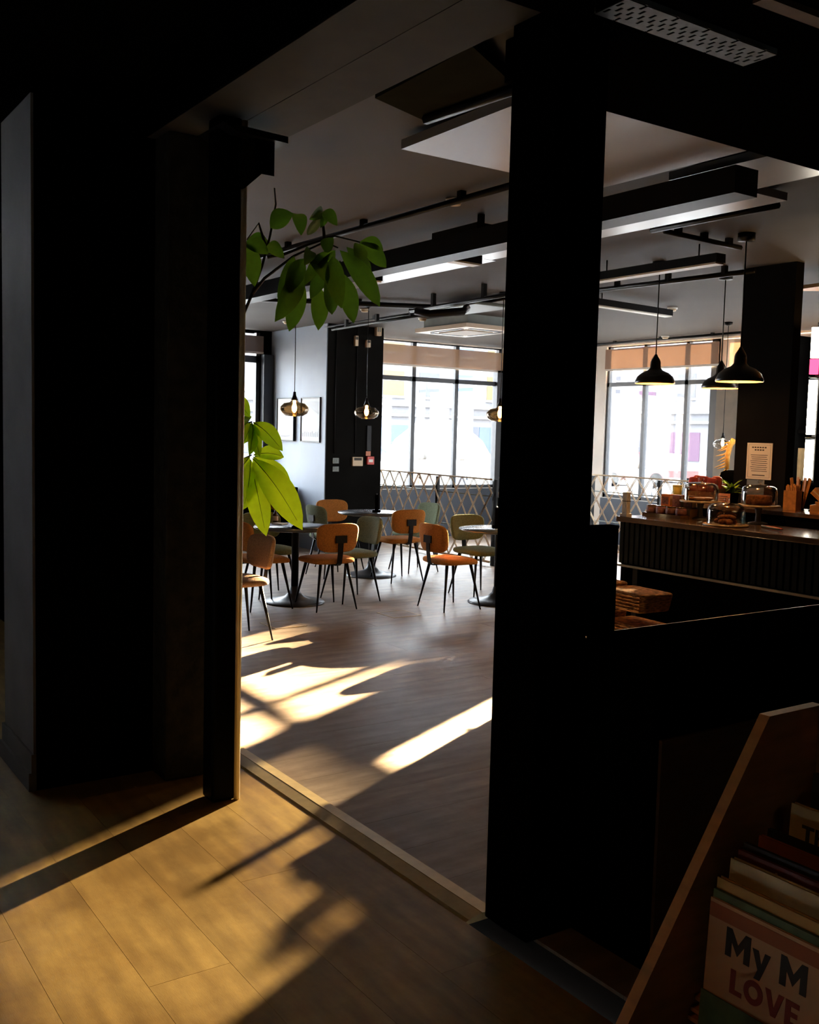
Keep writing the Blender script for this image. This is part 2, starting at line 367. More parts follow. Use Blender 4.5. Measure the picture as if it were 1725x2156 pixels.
for zz in ((.0, .77),): S(box('wall_apron', XW+.0005, XW+.02, 7.7, 10.72, *zz, mat('navy_apron', (.03, .04, .06), .6)), 'dark navy apron panel below the back window')['category'] = 'wall'
S(box('wall_apron_far', -11.44, -9.25, 11.479, 11.4995, 0, .71, MATS['navy_apron']), 'dark navy apron panel below the counter window')['category'] = 'wall'
wall_x('wall_bay', -13.6, .2, 2.1, 6.74, [(4.3, 6.56, .05, 3.07)], M_black, 'black wall around the bay window at far left')
S(box('wall_pale', -13.6, -12.6, 6.74, 6.839, 0, ZC, M_pale), 'pale blue wall carrying two framed prints')['category'] = 'wall'
S(box('wall_pier', -12.6, -11.9, 6.735, 7.62, 0, ZC-.001, M_pier), 'dark pier with switches between pale wall and window')['category'] = 'wall'
box_p = bpy.data.objects['wall_pale']
# widen the pale wall face to the pier's front edge
S(box('wall_pale_return', -12.6, -11.905, 6.72, 6.734, 0, ZC-.002, M_pale), 'pale blue wall lining that meets the dark pier')['category'] = 'wall'
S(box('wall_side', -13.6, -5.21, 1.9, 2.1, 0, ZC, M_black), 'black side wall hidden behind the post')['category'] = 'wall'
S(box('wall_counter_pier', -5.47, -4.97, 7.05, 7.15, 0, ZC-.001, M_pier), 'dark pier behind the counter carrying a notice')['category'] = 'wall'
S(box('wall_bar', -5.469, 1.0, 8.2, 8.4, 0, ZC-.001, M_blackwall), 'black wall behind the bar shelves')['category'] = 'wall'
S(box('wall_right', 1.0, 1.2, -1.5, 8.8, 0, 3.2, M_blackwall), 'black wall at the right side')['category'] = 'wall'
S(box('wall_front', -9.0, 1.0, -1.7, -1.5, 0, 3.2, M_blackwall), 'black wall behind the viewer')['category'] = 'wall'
wl2 = wall_x('wall_lobby', -9.0, .2, -1.5, 1.9, [(-.9, -.6, 1.4, 2.0)], M_blackwall, 'black lobby wall with an opening for the added side window')

# windows: frame parts, panes, blinds
def bar(name, x0, x1, y0, y1, z0, z1, m, par): return box(name, x0-par.location.x, x1-par.location.x, y0-par.location.y, y1-par.location.y, z0-par.location.z, z1-par.location.z, m, par)
w1 = S(empty('window_1', (XW-.06, 9.2, .78)), 'wide black framed window with three tall lights and low transoms'); w1['category'] = 'window'
my = [8.10, 8.96, 9.80, 10.69]
for y in my: bar('mullion', XW-.10, XW-.03, y-.035, y+.035, .78, 3.08, M_alu, w1)
bar('side_frame', XW-.1, XW+.02, 10.6, 10.75, .3, 2.72, M_alu, w1)
for (z, h) in ((2.50, .035), (.80, .03), (3.07, .012)): bar('rail', XW-.10, XW-.03, 7.7, 10.72, z-h, z+h, M_alu, w1)
for a, b in zip([7.7]+my[:-1], my):
    for z0, z1 in ((.83, 2.46), (2.54, 3.05)): bar('pane', XW-.07, XW-.066, a+.03, b-.03, z0, z1, M_pane, w1)
w2 = S(empty('window_2', (-10.3, YW+.06, .72)), 'black framed window behind the hanging dome lamps'); w2['category'] = 'window'
mx = [-11.42, -10.66, -9.85, -9.27]
for x in mx: bar('mullion', x-.03, x+.03, YW+.03, YW+.10, .72, 3.08, M_alu, w2)
bar('side_frame', -9.42, -9.25, YW+.03, YW+.10, .72, 3.08, M_alu, w2)
for (z, h) in ((2.49, .032), (.74, .03), (3.07, .012)): bar('rail', -11.44, -9.25, YW+.03, YW+.10, z-h, z+h, M_alu, w2)
for a, b in zip(mx[:-1], mx[1:]):
    for z0, z1 in ((.77, 2.45), (2.53, 3.05)): bar('pane', a+.03, b-.03, YW+.064, YW+.068, z0, z1, M_pane, w2)
w3 = S(empty('window_3', (-13.66, 5.4, .05)), 'tall bay window beside the pale blue wall'); w3['category'] = 'window'
for y in (4.33, 5.45, 6.53): bar('mullion', -13.7, -13.62, y-.03, y+.03, .05, 3.07, M_alu, w3)
for (z, h) in ((2.68, .05), (.08, .03)): bar('rail', -13.7, -13.62, 4.3, 6.56, z-h, z+h, M_alu, w3)
for a, b in ((4.36, 5.42), (5.48, 6.5)):
    for z0, z1 in ((.11, 2.63), (2.73, 3.05)): bar('pane', -13.664, -13.66, a, b, z0, z1, M_pane, w3)
bar('jamb_board', -13.6, -13.5, 6.57, 6.73, 0, 2.75, M_alu, w3)
w4 = S(empty('window_4', (-8.0, YW+.06, 0)), 'glazed doorway hidden behind the dark counter pier'); w4['category'] = 'window'
for x in (-8.68, -7.8, -6.92): bar('mullion', x-.02, x+.02, YW+.03, YW+.10, 0, 2.48, M_alu, w4)
bar('rail', -9.2, -6.9, YW+.03, YW+.10, 2.48, 2.52, M_alu, w4)
for a, b in ((-8.66, -7.82), (-7.78, -6.94)): bar('pane', a, b, YW+.064, YW+.068, .03, 2.47, M_pane, w4)
bar('pane', -9.2, -6.9, YW+.064, YW+.068, 2.53, 3.06, M_pane, w4)
w5 = S(empty('window_5', (-9.06, -.3, .9)), 'small unseen lobby window added to light the left wall'); w5['category'] = 'window'  # unseen window, put in and sized to light the left wall's end face
bar('pane', -9.07, -9.066, -.9, -.6, 1.4, 2.0, M_pane, w5)
for z in (1.42, 1.98): bar('rail', -9.1, -9.03, -.9, -.6, z-.02, z+.02, M_alu, w5)

def blind(name, label, x0, x1, y0, y1, z0, z1, m):
    b = tag(empty(name, ((x0+x1)/2, (y0+y1)/2, z0)), label, 'blind', 'roller blinds')
    bar('fabric', x0, x1, y0, y1, z0+.03, z1, m, b)
    bar('hem_bar', x0-.006 if x1-x0 < .1 else x0, x1+.006 if x1-x0 < .1 else x1, y0-.006 if y1-y0 < .1 else y0, y1+.006 if y1-y0 < .1 else y1, z0, z0+.03, M_plaster, b)
blind('roller_blind', 'tan roller blind across the top of the wide back window', XW+.01, XW+.014, 7.65, 10.74, 2.69, 3.01, M_blind)
blind('roller_blind', 'tan roller blind above the window behind the dome lamps', -11.45, -9.26, YW-.02, YW-.016, 2.70, 3.035, M_blindw)
blind('roller_blind', 'dark roller blind box at the far left bay window', -13.59, -13.586, 4.2, 6.6, 2.76, 3.02, M_blind2)
blind('roller_blind', 'roller blind over the doorway hidden by the dark pier', -9.21, -6.88, YW-.02, YW-.016, 2.40, 3.06, M_blind4)

# ================================================================== OUTSIDE
ZS = -.5
gr = S(box('ground_street', -110, 40, -30, 140, ZS-.2, ZS, M_concrete), 'sunlit pale street and pavement outside the windows'); gr['category'] = 'street'
def facade(name, label, axis, pos, a0, a1, zt, depth, mwall, rows, step, wdt, cols, shop=True):
    f = tag(empty(name, (0, 0, ZS)), label, 'building')
    if axis == 'y': wb = box('wall', a0, a1, pos, pos+depth, 0, zt-ZS, mwall, f)
    else: wb = box('wall', pos-depth, pos, a0, a1, 0, zt-ZS, mwall, f)
    def pc(nm, u0, u1, z0, z1, out, m):
        return box(nm, u0, u1, pos-out, pos+.05, z0, z1, m, f) if axis == 'y' else box(nm, pos-.05, pos+out, u0, u1, z0, z1, m, f)
    u = a0+1.2; k = 0
    while u+wdt < a1:
        if shop: pc('shop_window', u-.6, u+wdt+.6, .6, 2.6, .06, cols[k % len(cols)])
        for z in rows:
            pc('window', u, u+wdt, z, z+1.7, .04, cols[(k+1) % len(cols)]); pc('sill', u-.1, u+wdt+.1, z-.15, z, .15, F_trim)
        u += step; k += 1
    for z in (3.2, 3.9): pc('ledge', a0, a1, z, z+.18, .3, F_trim)
    return f
F_white = mat('facade_white', (.10, .10, .11), .9, var=.05); F_cream = mat('facade_cream', (.10, .09, .075), .9, var=.05)
F_glass = mat('facade_glass', (.05, .055, .07), .5); F_trim = mat('facade_trim', (.2, .2, .2), .8)
F_blue = mat('facade_blue', (.045, .065, .11), .7); F_purp = mat('shop_purple', (.06, .03, .055), .7); F_och = mat('shop_ochre', (.10, .07, .03), .7); F_gr = mat('shop_grey', (.06, .06, .065), .7)
YB = 56.0
XS = -3.84-KX*YB
ft = facade('shop_terrace', 'pale shop terrace across the street seen behind dome lamps', 'y', YB, -57, XS, TAN*(YB-3.0)*hn, 8, F_white, [5.0, 8.0, 11.0], 3.6, 1.6, [F_och, F_glass, F_purp, F_gr])
ft2 = facade('shop_terrace', 'lower cream terrace beside the pale shop terrace', 'y', YB+.5, XS+.3, 24, TAN*(YB-6.2)*hn, 8, F_cream, [5.0, 8.0], 3.8, 1.8, [F_glass, F_gr])
facade('office_block', 'bright office block behind the white parasol', 'x', -58, 6, 54, 16, 8, F_white, [4.6, 7.6, 10.6], 3.0, 1.7, [F_glass, F_blue, F_och])
# parasol outside the back window
def parasol(c, label, rad, zap, zed):
    p = thing('street_parasol', label, 'parasol', (c.x, c.y, ZS))
    prof = [(0, zap-ZS), (rad*.35, zap-ZS-.10), (rad*.7, zap-ZS-(zap-zed)*.42), (rad, zed-ZS), (rad*.99, zed-ZS-.08), (rad*.97, zed-ZS-.02), (rad*.7, zap-ZS-(zap-zed)*.42-.02), (0, zap-ZS-.03)]
    lathe('canopy', prof, F_canvas, p, n=32); tube('pole', [(0, 0, 0), (0, 0, zap-ZS-.03)], .03, M_grey, p)
    lathe('base', [(0, 0), (.3, 0), (.3, .06), (.05, .1), (0, .1)], M_grey, p)
F_canvas = mat('white_canvas', (.6, .6, .6), .9)
pc = ond(925, 900, 24.0); parasol(pc, 'white parasol outside the wide back window', 1.5, 2.02, .75)
# parked red cars
def car(px, py, dep, L, label, rz, m):
    g = ond(px, py, dep); c = thing('parked_car', label, 'car', (g.x, g.y, ZS), rz)
    prism('body', [(-L/2, .28), (L/2, .28), (L/2+.03, .62), (L/2-.2, .82), (L*.24, .92), (L*.1, 1.38), (-L*.26, 1.42), (-L*.42, .98), (-L/2, .9)], 'y', -.85, .85, m, c)
    prism('window_glass', [(L*.2, .95), (L*.085, 1.32), (-L*.24, 1.35), (-L*.36, .98)], 'y', -.87, .87, F_glass, c)
    for sx in (-.31, .31):
        for sy in (-.8, .8):
            bm = bmesh.new(); tube_bm(bm, [(L*sx, sy-.1, .31), (L*sx, sy+.1, .31)], .31, n=16); link('wheel', meshof(bm, 'wheel'), M_black, c)
F_red = mat('car_red', (.10, .02, .02), .35)
car(1395, 985, 50, 4.0, 'red parked car beyond the window behind dome lamps', R_(-20), F_red)
car(1318, 985, 45, 3.4, 'small red car at the left pane of that window', R_(70), F_red)
# pedestrian by the counter window: one continuous body
def person(loc, rz, label, coat):
    p = thing('person', label, 'person', loc, rz)
    me = bpy.data.meshes.new('body')
    J = [((0, 0, .95), .15), ((0, 0, 1.15), .15), ((0, 0, 1.38), .17), ((0, 0, 1.50), .065), ((.01, 0, 1.62), .095), ((.01, 0, 1.72), .07),
         ((0, .19, 1.40), .07), ((.02, .24, 1.12), .05), ((.12, .22, .90), .04), ((0, -.19, 1.40), .07), ((.02, -.24, 1.12), .05), ((.12, -.22, .90), .04),
         ((0, .09, .90), .10), ((.05, .10, .48), .07), ((.02, .10, .08), .05), ((.14, .10, .04), .045), ((0, -.09, .90), .10), ((-.02, -.10, .48), .07), ((-.08, -.10, .08), .05), ((.04, -.10, .04), .045)]
    E_ = [(0, 1), (1, 2), (2, 3), (3, 4), (4, 5), (2, 6), (6, 7), (7, 8), (2, 9), (9, 10), (10, 11), (0, 12), (12, 13), (13, 14), (14, 15), (0, 16), (16, 17), (17, 18), (18, 19)]
    me.from_pydata([j[0] for j in J], E_, []); o = link('body', me, coat, p)
    sk = o.modifiers.new('skin', 'SKIN'); o.modifiers.new('sub', 'SUBSURF').levels = 2; o.modifiers['sub'].render_levels = 2
    for v, j in zip(me.skin_vertices[0].data, J): v.radius = (j[1], j[1])
    me.skin_vertices[0].data[0].use_root = True
    hair = lathe('hair', [(0, .115), (.06, .10), (.095, .05), (.105, 0), (.09, -.03), (0, -.03)], M_ink, p, (0, 0, 1.66)); return p
gp = ond(1352, 1000, 17.6); person((gp.x, gp.y, ZS), R_(150), 'pedestrian in grey coat passing outside the counter window', mat('grey_coat', (.22, .23, .25), .9))
gp = ond(887, 1010, 20.0); person((gp.x, gp.y, ZS), R_(20), 'person in brown coat outside, left of the parasol top', mat('brown_coat', (.35, .25, .2), .9))
gp = ond(972, 1010, 20.0); person((gp.x, gp.y, ZS), R_(60), 'person in blue coat outside the right window light', mat('blue_coat', (.25, .3, .4), .9))

# ================================================================== CEILING FITTINGS
def at(par, p): return Vector(p)-Vector(par.location)
# dark access panel in front of the header
op = empty('ceiling_panel', onz(893, 255, 3.06)); tag(op, 'dark olive hinged ceiling panel hanging beside the header', 'panel')
bm = bmesh.new(); q = [onz(790, 207, 3.005), onz(995, 98, 3.005), onz(1090, 186, 3.055), onz(893, 254, 3.055)]
vv = [bm.verts.new(p-op.location) for p in q]; vt = [bm.verts.new(p-op.location+Vector((0, 0, .02))) for p in q]
bm.faces.new(vv); bm.faces.new(vt[::-1])
for k in range(4): bm.faces.new((vv[k], vt[k], vt[(k+1) % 4], vv[(k+1) % 4]))
link('panel', meshof(bm, 'panel'), M_olive, op)
a, b = onz(896, 252, 3.03), onz(1130, 172, 3.03); tube('edge_rail', [a-op.location, b-op.location], .022, M_steel, op, n=6)
# acoustic rafts
def raft(label, x0, x1, y0, y1, z=3.03):
    r = tag(box('ceiling_raft', x0, x1, y0, y1, z, z+.045, M_raft), label, 'ceiling panel', 'acoustic ceiling rafts'); return r
ya, yb = onz(1000, 590-30, 3.03).y, 0
Y1, Y2 = onz(1088, 508, 3.03).y, onz(1088, 541, 3.03).y
raft('pale ceiling raft behind the black trunking left of pillar', -9.6, -6.26, Y1+.02, Y2)
raft('pale ceiling raft right of the pillar under the trunking', -6.25, -3.6, Y1+.02, onz(1267, 501, 3.03).y)
raft('large pale ceiling raft just behind the dropped ceiling', -4.13, -3.0, 2.72, onz(1380, 367, 3.03).y)
raft('pale ceiling raft at the far right above the counter', -3.72, -2.0, onz(1430, 375, 3.03).y, Y1)
# trunking beam with hangers
Yb = onz(930, 540, 2.86).y
tb = thing('cable_trunking', 'long black cable trunking hung below the ceiling', 'trunking', (-6.4, Yb, 2.86))
box('channel', -3.6, 3.2, 0, .17, 0, .13, M_steel, tb)
box('junction_box', *[(onz(910, 495, 2.96)-tb.location).x+q for q in (-.25, .25)], .0, .15, .131, .17, M_steel, tb)
for px in (825, 1060, 1370):
    x = onz(px, 470, 2.95).x-tb.location.x; box('hanger', x-.02, x+.02, .07, .10, .131, .239, M_steel, tb)
def rod(name, label, cat, p, q, r, z, m=M_steel, clips=3):
    A, B = onz(*p, z), onz(*q, z); t = thing(name, label, cat, A)
    tube('bar', [Vector((0, 0, 0)), B-A], r, m, t, n=6)
    for k in range(clips):
        c = (B-A)*((k+.5)/clips); box('clip', c.x-.02, c.x+.02, c.y-.02, c.y+.02, .0, ZC-z-.001, m, t)
    return t
rod('lighting_track', 'thin black lighting track nearest the header', 'track', (540, 542), (1100, 384), .02, 3.05)
rod('conduit', 'thin black conduit above the ceiling cassette', 'conduit', (585, 705), (1090, 625), .015, 3.05)
rod('conduit', 'lower black conduit left of the ceiling cassette', 'conduit', (700, 694), (905, 660), .02, 3.0)
rod('conduit', 'black conduit crossing in front of the cassette', 'conduit', (865, 655), (1215, 595), .022, 2.96)
rod('conduit', 'black conduit right of pillar above first dome lamp', 'conduit', (1250, 612), (1590, 570), .022, 3.03)
rod('conduit', 'thin conduit along the top of the counter window', 'conduit', (1250, 726), (1560, 700), .018, 3.07)
rod('lighting_track', 'black lighting track the first dome lamp hangs from', 'track', (1372, 485), (1640, 432), .02, 3.05)
rod('lighting_track', 'short black track running back from dome lamp canopy', 'track', (1400, 487), (1560, 522), .018, 3.05)
rod('conduit', 'black conduit in the dark zone above the plant', 'conduit', (515, 628), (990, 650), .03, 3.05)
# off batten lights
def batten(label, p, q, z):
    A, B = onz(*p, z), onz(*q, z); d = (B-A); t = thing('batten_light', label, 'light', A, math.atan2(d.y, d.x), 'linear battens'); L = d.to_2d().length
    box('housing', 0, L, -.05, .05, .012, .075, M_steel, t); box('diffuser', .01, L-.01, -.045, .045, 0, .012, M_white, t)
    for k in (.15, .85): tube('hanger', [(L*k, 0, .075), (L*k, 0, ZC-z-.002)], .006, M_steel, t)
batten('short unlit batten light under the pale raft', (908, 545), (1006, 561), 2.93)
batten('long unlit batten light right of the pillar', (1240, 598), (1518, 556), 2.93)
batten('unlit batten light near the counter window', (1240, 643), (1409, 668), 2.96)
batten('small unlit batten light behind the upper leaves', (700, 585), (800, 596), 2.95)
# ceiling cassette
ac0 = onz(888, 702, 2.93); ac2 = onz(982, 688, 2.93)
ac = thing('ceiling_cassette', 'cream square air conditioning cassette below a grey box', 'air conditioner', (ac2.x, ac2.y, 2.93))
sx = ac2.x-ac0.x; sy = onz(1082, 700, 2.93).y-ac2.y
lathe_none = None
prism('panel', [(0, 0), (-sx, 0), (-sx, sy), (0, sy)], 'z', 0, .05, M_acwhite, ac)
prism('grille', [(-sx*.24, sy*.24), (-sx*.76, sy*.24), (-sx*.76, sy*.76), (-sx*.24, sy*.76)], 'z', -.012, -.0005, mat('grille', (.34, .28, .22), .6), ac)
for q in ([(-sx*.2, sy*.1), (-sx*.8, sy*.1), (-sx*.8, sy*.16), (-sx*.2, sy*.16)], [(-sx*.1, sy*.2), (-sx*.16, sy*.2), (-sx*.16, sy*.8), (-sx*.1, sy*.8)], [(-sx*.2, sy*.9), (-sx*.8, sy*.9), (-sx*.8, sy*.84), (-sx*.2, sy*.84)], [(-sx*.9, sy*.2), (-sx*.84, sy*.2), (-sx*.84, sy*.8), (-sx*.9, sy*.8)]):
    prism('louvre', q, 'z', -.006, -.0005, M_steel, ac)
prism('casing', [(-.08, .08), (-sx+.08, .08), (-sx+.08, sy-.08), (-.08, sy-.08)], 'z', .051, ZC-2.93-.002, M_grey, ac)
# duct box in front of cassette
dk = onz(905, 655, 2.98); tag(box('duct_box', dk.x, dk.x+.8, dk.y, dk.y+.5, 2.985, 3.02, M_grey, None, .01), 'grey metal duct box above the ceiling cassette', 'duct')
hs = onz(875, 655, 2.9); tube('hose', [hs, hs+Vector((.12, .1, -.03)), hs+Vector((.35, .35, .0)), hs+Vector((.2, .5, .06))], .04, M_steel); tag(bpy.data.objects['hose'], 'short black flexible hose beside the grey duct box', 'hose')
# detectors and sprinklers
def puck(px, py, label, m=M_cream, r=.055):
    p = onz(px, py, ZC-.04); t = thing('smoke_detector', label, 'detector', p, 0, 'ceiling detectors')
    lathe('base', [(0, .039), (r, .039), (r, .02), (0, .02)], M_white, t, n=16); lathe('sensor', [(0, .0199), (r*.8, .0199), (r*.7, 0), (0, 0)], m, t, n=16)
puck(957, 432, 'round detector on the lighting track near the pillar'); puck(768, 657, 'small detector above the dark pier')
puck(890, 676, 'small detector left of the cassette'); puck(604, 682, 'small detector above the pale blue wall')
puck(1416, 655, 'small detector at the end of right batten'); puck(1401, 713, 'small detector above the counter window')
# perforated cable tray upper right
tp, tq = onz(1286, 14, 2.93), onz(1600, 128, 2.93); d = tq-tp; L = d.length
tr = thing('cable_tray', 'perforated grey cable tray under the black dropped ceiling', 'cable tray', (tp.x, tp.y, 2.93), math.atan2(d.y, d.x))
bm = bmesh.new(); W = .13; nx, ny = 30, 5
for i in range(nx):
    for j in range(ny):
        x0, x1, y0, y1 = L*i/nx, L*(i+1)/nx, -W/2+W*j/ny, -W/2+W*(j+1)/ny
        if (i+j) % 2 == 0 or j in (0, ny-1) and i % 3: box_bm(bm, x0, x1, y0, y1, 0, .003)
        else: hx = (x1-x0)*.28; box_bm(bm, x0, x0+hx, y0, y1, 0, .003); box_bm(bm, x1-hx, x1, y0, y1, 0, .003)
link('perforated_plate', meshof(bm, 'perforated_plate'), mat('galvanised', (.06, .058, .055), .5, .4, var=.3, scale=15), tr)
for s in (-1, 1): box('side_lip', 0, L, s*W/2-.002, s*W/2+.002, .003, .019, M_grey, tr)
tq1, tq2 = onz(1600, 2, 2.93), onz(1760, 62, 2.93); d = tq2-tq1
bt = thing('wood_batten', 'brown timber batten on the dark ceiling at top right', 'batten', (tq1.x, tq1.y, 2.93), math.atan2(d.y, d.x)); box('board', 0, d.length, -.025, .025, 0, .019, mat('brown_batten', (.12, .06, .02), .7, var=.2), bt)
# black wall loudspeaker at the top of the post
hp = Vector((-4.07, 1.88, 2.72)); lp = thing('loudspeaker', 'black loudspeaker bracketed to the top of the post', 'loudspeaker', hp)
q = [onx(577, 345, -4.03), onx(518, 395, -4.03), onx(512, 385, -4.03), onx(512, 290, -4.03), onx(577, 300, -4.03)]
prism('cabinet', [(p.y-hp.y, p.z-hp.z) for p in q], 'x', -.16, .03, M_steel, lp)
q = [onx(607, 288, -4.0), onx(607, 302, -4.0), onx(500, 276, -4.0), onx(470, 255, -4.0)]
prism('bracket_plate', [(p.y-hp.y, p.z-hp.z) for p in q], 'x', -.2, .07, M_steel, lp)
box('grille', .031, .036, .03, .12, .05, .2, M_black, lp)

# ================================================================== PENDANTS
GP = [(0, .155), (.03, .152), (.045, .135), (.10, .125), (.135, .09), (.14, .065), (.125, .03), (.085, .006), (.06, 0)]
GPi = [(.058, .003), (.083, .009), (.122, .032), (.136, .065), (.131, .088), (.098, .121), (.044, .131)]
def glass_pendant(px, py, dep, label, sc=1.0, m=M_smoke, power=6):
    p = ond(px, py, dep); t = thing('glass_pendant', label, 'pendant lamp', (p.x, p.y, p.z-.075*sc), 0, 'smoked glass pendants')
    g = lathe('glass_shade', GP+GPi, m, t); g.scale = (sc,)*3
    c = lathe('cap', [(0, .235), (.012, .235), (.016, .20), (.035, .156), (0, .156)], M_steel, t, n=16); c.scale = (sc,)*3
    b = lathe('bulb', [(0, .154), (.014, .15), (.016, .12), (.026, .085), (.022, .055), (.008, .035), (0, .032)], M_bulb, t, n=14); b.scale = (sc,)*3
    tube('cable', [(0, 0, .234*sc), (0, 0, ZC-t.location.z-.001)], .004, M_steel, t, n=5)
    lathe('ceiling_rose', [(0, 0), (.05, 0), (.05, -.03), (.01, -.045), (0, -.045)], M_steel, t, (0, 0, ZC-t.location.z-.001), n=14)
    return t
glass_pendant(620, 860, 9.7, 'smoked glass pendant in front of the framed prints')
glass_pendant(772, 868, 11.4, 'smoked glass pendant in front of the dark pier')
glass_pendant(1053, 872, 10.2, 'smoked glass pendant beside the pillar at window edge')
glass_pendant(1522, 934, 12.3, 'small glass pendant beside the golden plume', .82, M_clear)
t = glass_pendant(1079, 822, 12.4, 'lit bulb pendant half hidden by the pillar', .75, M_clear)
DP = [(.155, 0), (.158, .004), (.155, .022), (.14, .055), (.105, .085), (.06, .105), (.042, .125), (.040, .17), (.034, .19), (.018, .215), (.008, .235), (0, .236)]
DI = [(.0, .155), (.034, .15), (.036, .118), (.10, .078), (.133, .05), (.150, .018), (.155, 0)]
def dome_pendant(px, py, dep, label, sc=1.0):
    p = ond(px, py, dep); t = thing('dome_pendant', label, 'pendant lamp', p, 0, 'black dome pendants')
    s = lathe('shade', DP, M_enamel, t); s.scale = (sc,)*3
    s = lathe('lining', DI, M_copper, t); s.scale = (sc,)*3
    b = lathe('bulb', [(0, .11), (.013, .11), (.02, .08), (.03, .055), (.022, .03), (0, .022)], M_bulb, t, n=14); b.scale = (sc,)*3
    tube('cable', [(0, 0, .236*sc), (0, 0, ZC-p.z-.001)], .005, M_steel, t, n=5)
    lathe('ceiling_rose', [(0, 0), (.06, 0), (.06, -.05), (.01, -.055), (0, -.055)], M_steel, t, (0, 0, ZC-p.z-.001), n=16)
    l = bpy.data.lights.new('lamp_light', 'POINT'); l.energy = 7; l.color = (1, .55, .22); l.shadow_soft_size = .03
    o = bpy.data.objects.new('lamp_light', l); COL.objects.link(o); o.parent = t; o.location = (0, 0, .01)
dome_pendant(1379, 808, 8.2, 'black dome pendant hanging alone before the counter window', 1.02)
dome_pendant(1517, 818, 8.7, 'smaller black dome pendant partly behind its neighbour', 1.02)
dome_pendant(1557, 804, 7.0, 'largest black dome pendant in front of the dark pier', 1.03)

# ================================================================== TABLES AND CHAIRS
def table(x, y, label):
    t = thing('cafe_table', label, 'table', (x, y, 0), 0, 'round pedestal tables')
    lathe('tabletop', [(0, .712), (.36, .712), (.40, .724), (.402, .732), (.40, .738), (0, .738)], M_tabletop, t, n=48)
    lathe('pedestal', [(0, .711), (.10, .711), (.10, .70), (.036, .68), (.036, .16), (0, .16)], M_steel, t, n=20)
    lathe('base', [(.0, .159), (.04, .159), (.055, .10), (.10, .06), (.19, .034), (.28, .018), (.292, .008), (.292, 0), (0, 0)], M_base, t, n=40)
M_base = mat('table_base_metal', (.07, .075, .085), .35, .5)
T1, T2, T3 = (-8.57, 4.53), (-7.69, 6.34), (-9.79, 6.17)
table(*T1, 'round dark table in front of the pale blue wall')
table(*T2, 'round dark table beside the pillar'); table(*T3, 'round dark table in front of the dark pier')
CH = {}
def chair_parts(m):
    if m.name in CH: return CH[m.name]
    seat = sup_me('seat', .225, .235, .034, .55, .55, 32, 12, lambda p: Vector((p.x, p.y, p.z-.03*max(0, p.x/.225)**3*.6)))
    back = sup_me('backrest', .028, .215, .135, .5, .42, 28, 18, lambda p: Vector((p.x+.9*p.y*p.y-.12*(p.z), p.y*(1-.12*(-p.z/.135)*.5), p.z)))
    leg = bmesh.new(); tube_bm(leg, [(0, 0, .43), (.075, .075, 0)], .016, .007, 10); leg = meshof(leg, 'leg', True)
    bm = bmesh.new()
    path = [(-.06, .428), (-.215, .428), (-.245, .45), (-.262, .56), (-.272, .70)]
    for (xa, za), (xb, zb) in zip(path[:-1], path[1:]):
        d = Vector((xb-xa, 0, zb-za)).normalized(); n = Vector((d.z, 0, -d.x))*.004
        vs_ = []
        for (X, Z, wy) in ((xa, za, .026), (xb, zb, .026)):
            for s in (-1, 1):
                for k in (-1, 1): vs_.append(bm.verts.new((X+k*n.x, s*wy, Z+k*n.z)))
        for f in ((0, 1, 3, 2), (4, 6, 7, 5), (0, 4, 5, 1), (2, 3, 7, 6), (0, 2, 6, 4), (1, 5, 7, 3)): bm.faces.new([vs_[i] for i in f])
    box_bm(bm, -.279, -.268, -.06, .06, .64, .71)
    br = meshof(bm, 'back_bracket')
    for me, mm in ((seat, m), (back, m), (leg, M_steel), (br, M_steel)): me.materials.append(mm)
    CH[m.name] = (seat, back, leg, br); return CH[m.name]
def chair(x, y, ang, m, label):
    c = thing('cafe_chair', label, 'chair', (x, y, 0), R_(ang), 'upholstered cafe chairs')
    s, b, l, br = chair_parts(m)
    link('seat', s, None, c, (0, 0, .463)); link('backrest', b, None, c, (-.24, 0, .685)); link('back_bracket', br, None, c)
    for k, (sx, sy) in enumerate(((1, 1), (-1, 1), (-1, -1), (1, -1))):
        o = link('leg', l, None, c, (sx*.14, sy*.14, 0)); o.rotation_euler = (0, 0, math.pi/2*k)
chair(-8.19, 4.66, 180, M_rust, 'rust chair seen from behind at the table by pale wall')
chair(-8.47, 5.10, -90, M_green, 'sage green chair right of the foremost rust chair')
chair(-9.37, 6.25, 180, M_rust, 'rust chair at the middle table with bracket facing us')
chair(-9.93, 6.86, -90, M_green, 'sage green chair against the rope railing behind rust chair')
chair(-7.66, 5.72, 90, M_rust, 'rust chair pulled up to the table beside pillar')
chair(-8.16, 6.46, 0, M_olivef, 'dark olive chair behind the table beside pillar')
chair(-7.08, 6.24, 180, M_olivef, 'dark chair mostly hidden by the pillar')
chair(-10.47, 6.14, 0, M_rust, 'rust chair in front of the dark pier, facing us')
chair(-9.97, 5.74, 90, M_green, 'sage chair back showing left of the middle table')
chair(-7.30, 3.34, -90, M_taupe, 'taupe rust chair cut off by the black post')
chair(-8.47, 4.13, 90, M_rust, 'rust chair behind the taupe chair near the post')
chair(-9.06, 4.50, 0, M_olivef, 'olive chair behind the table by the pale wall')
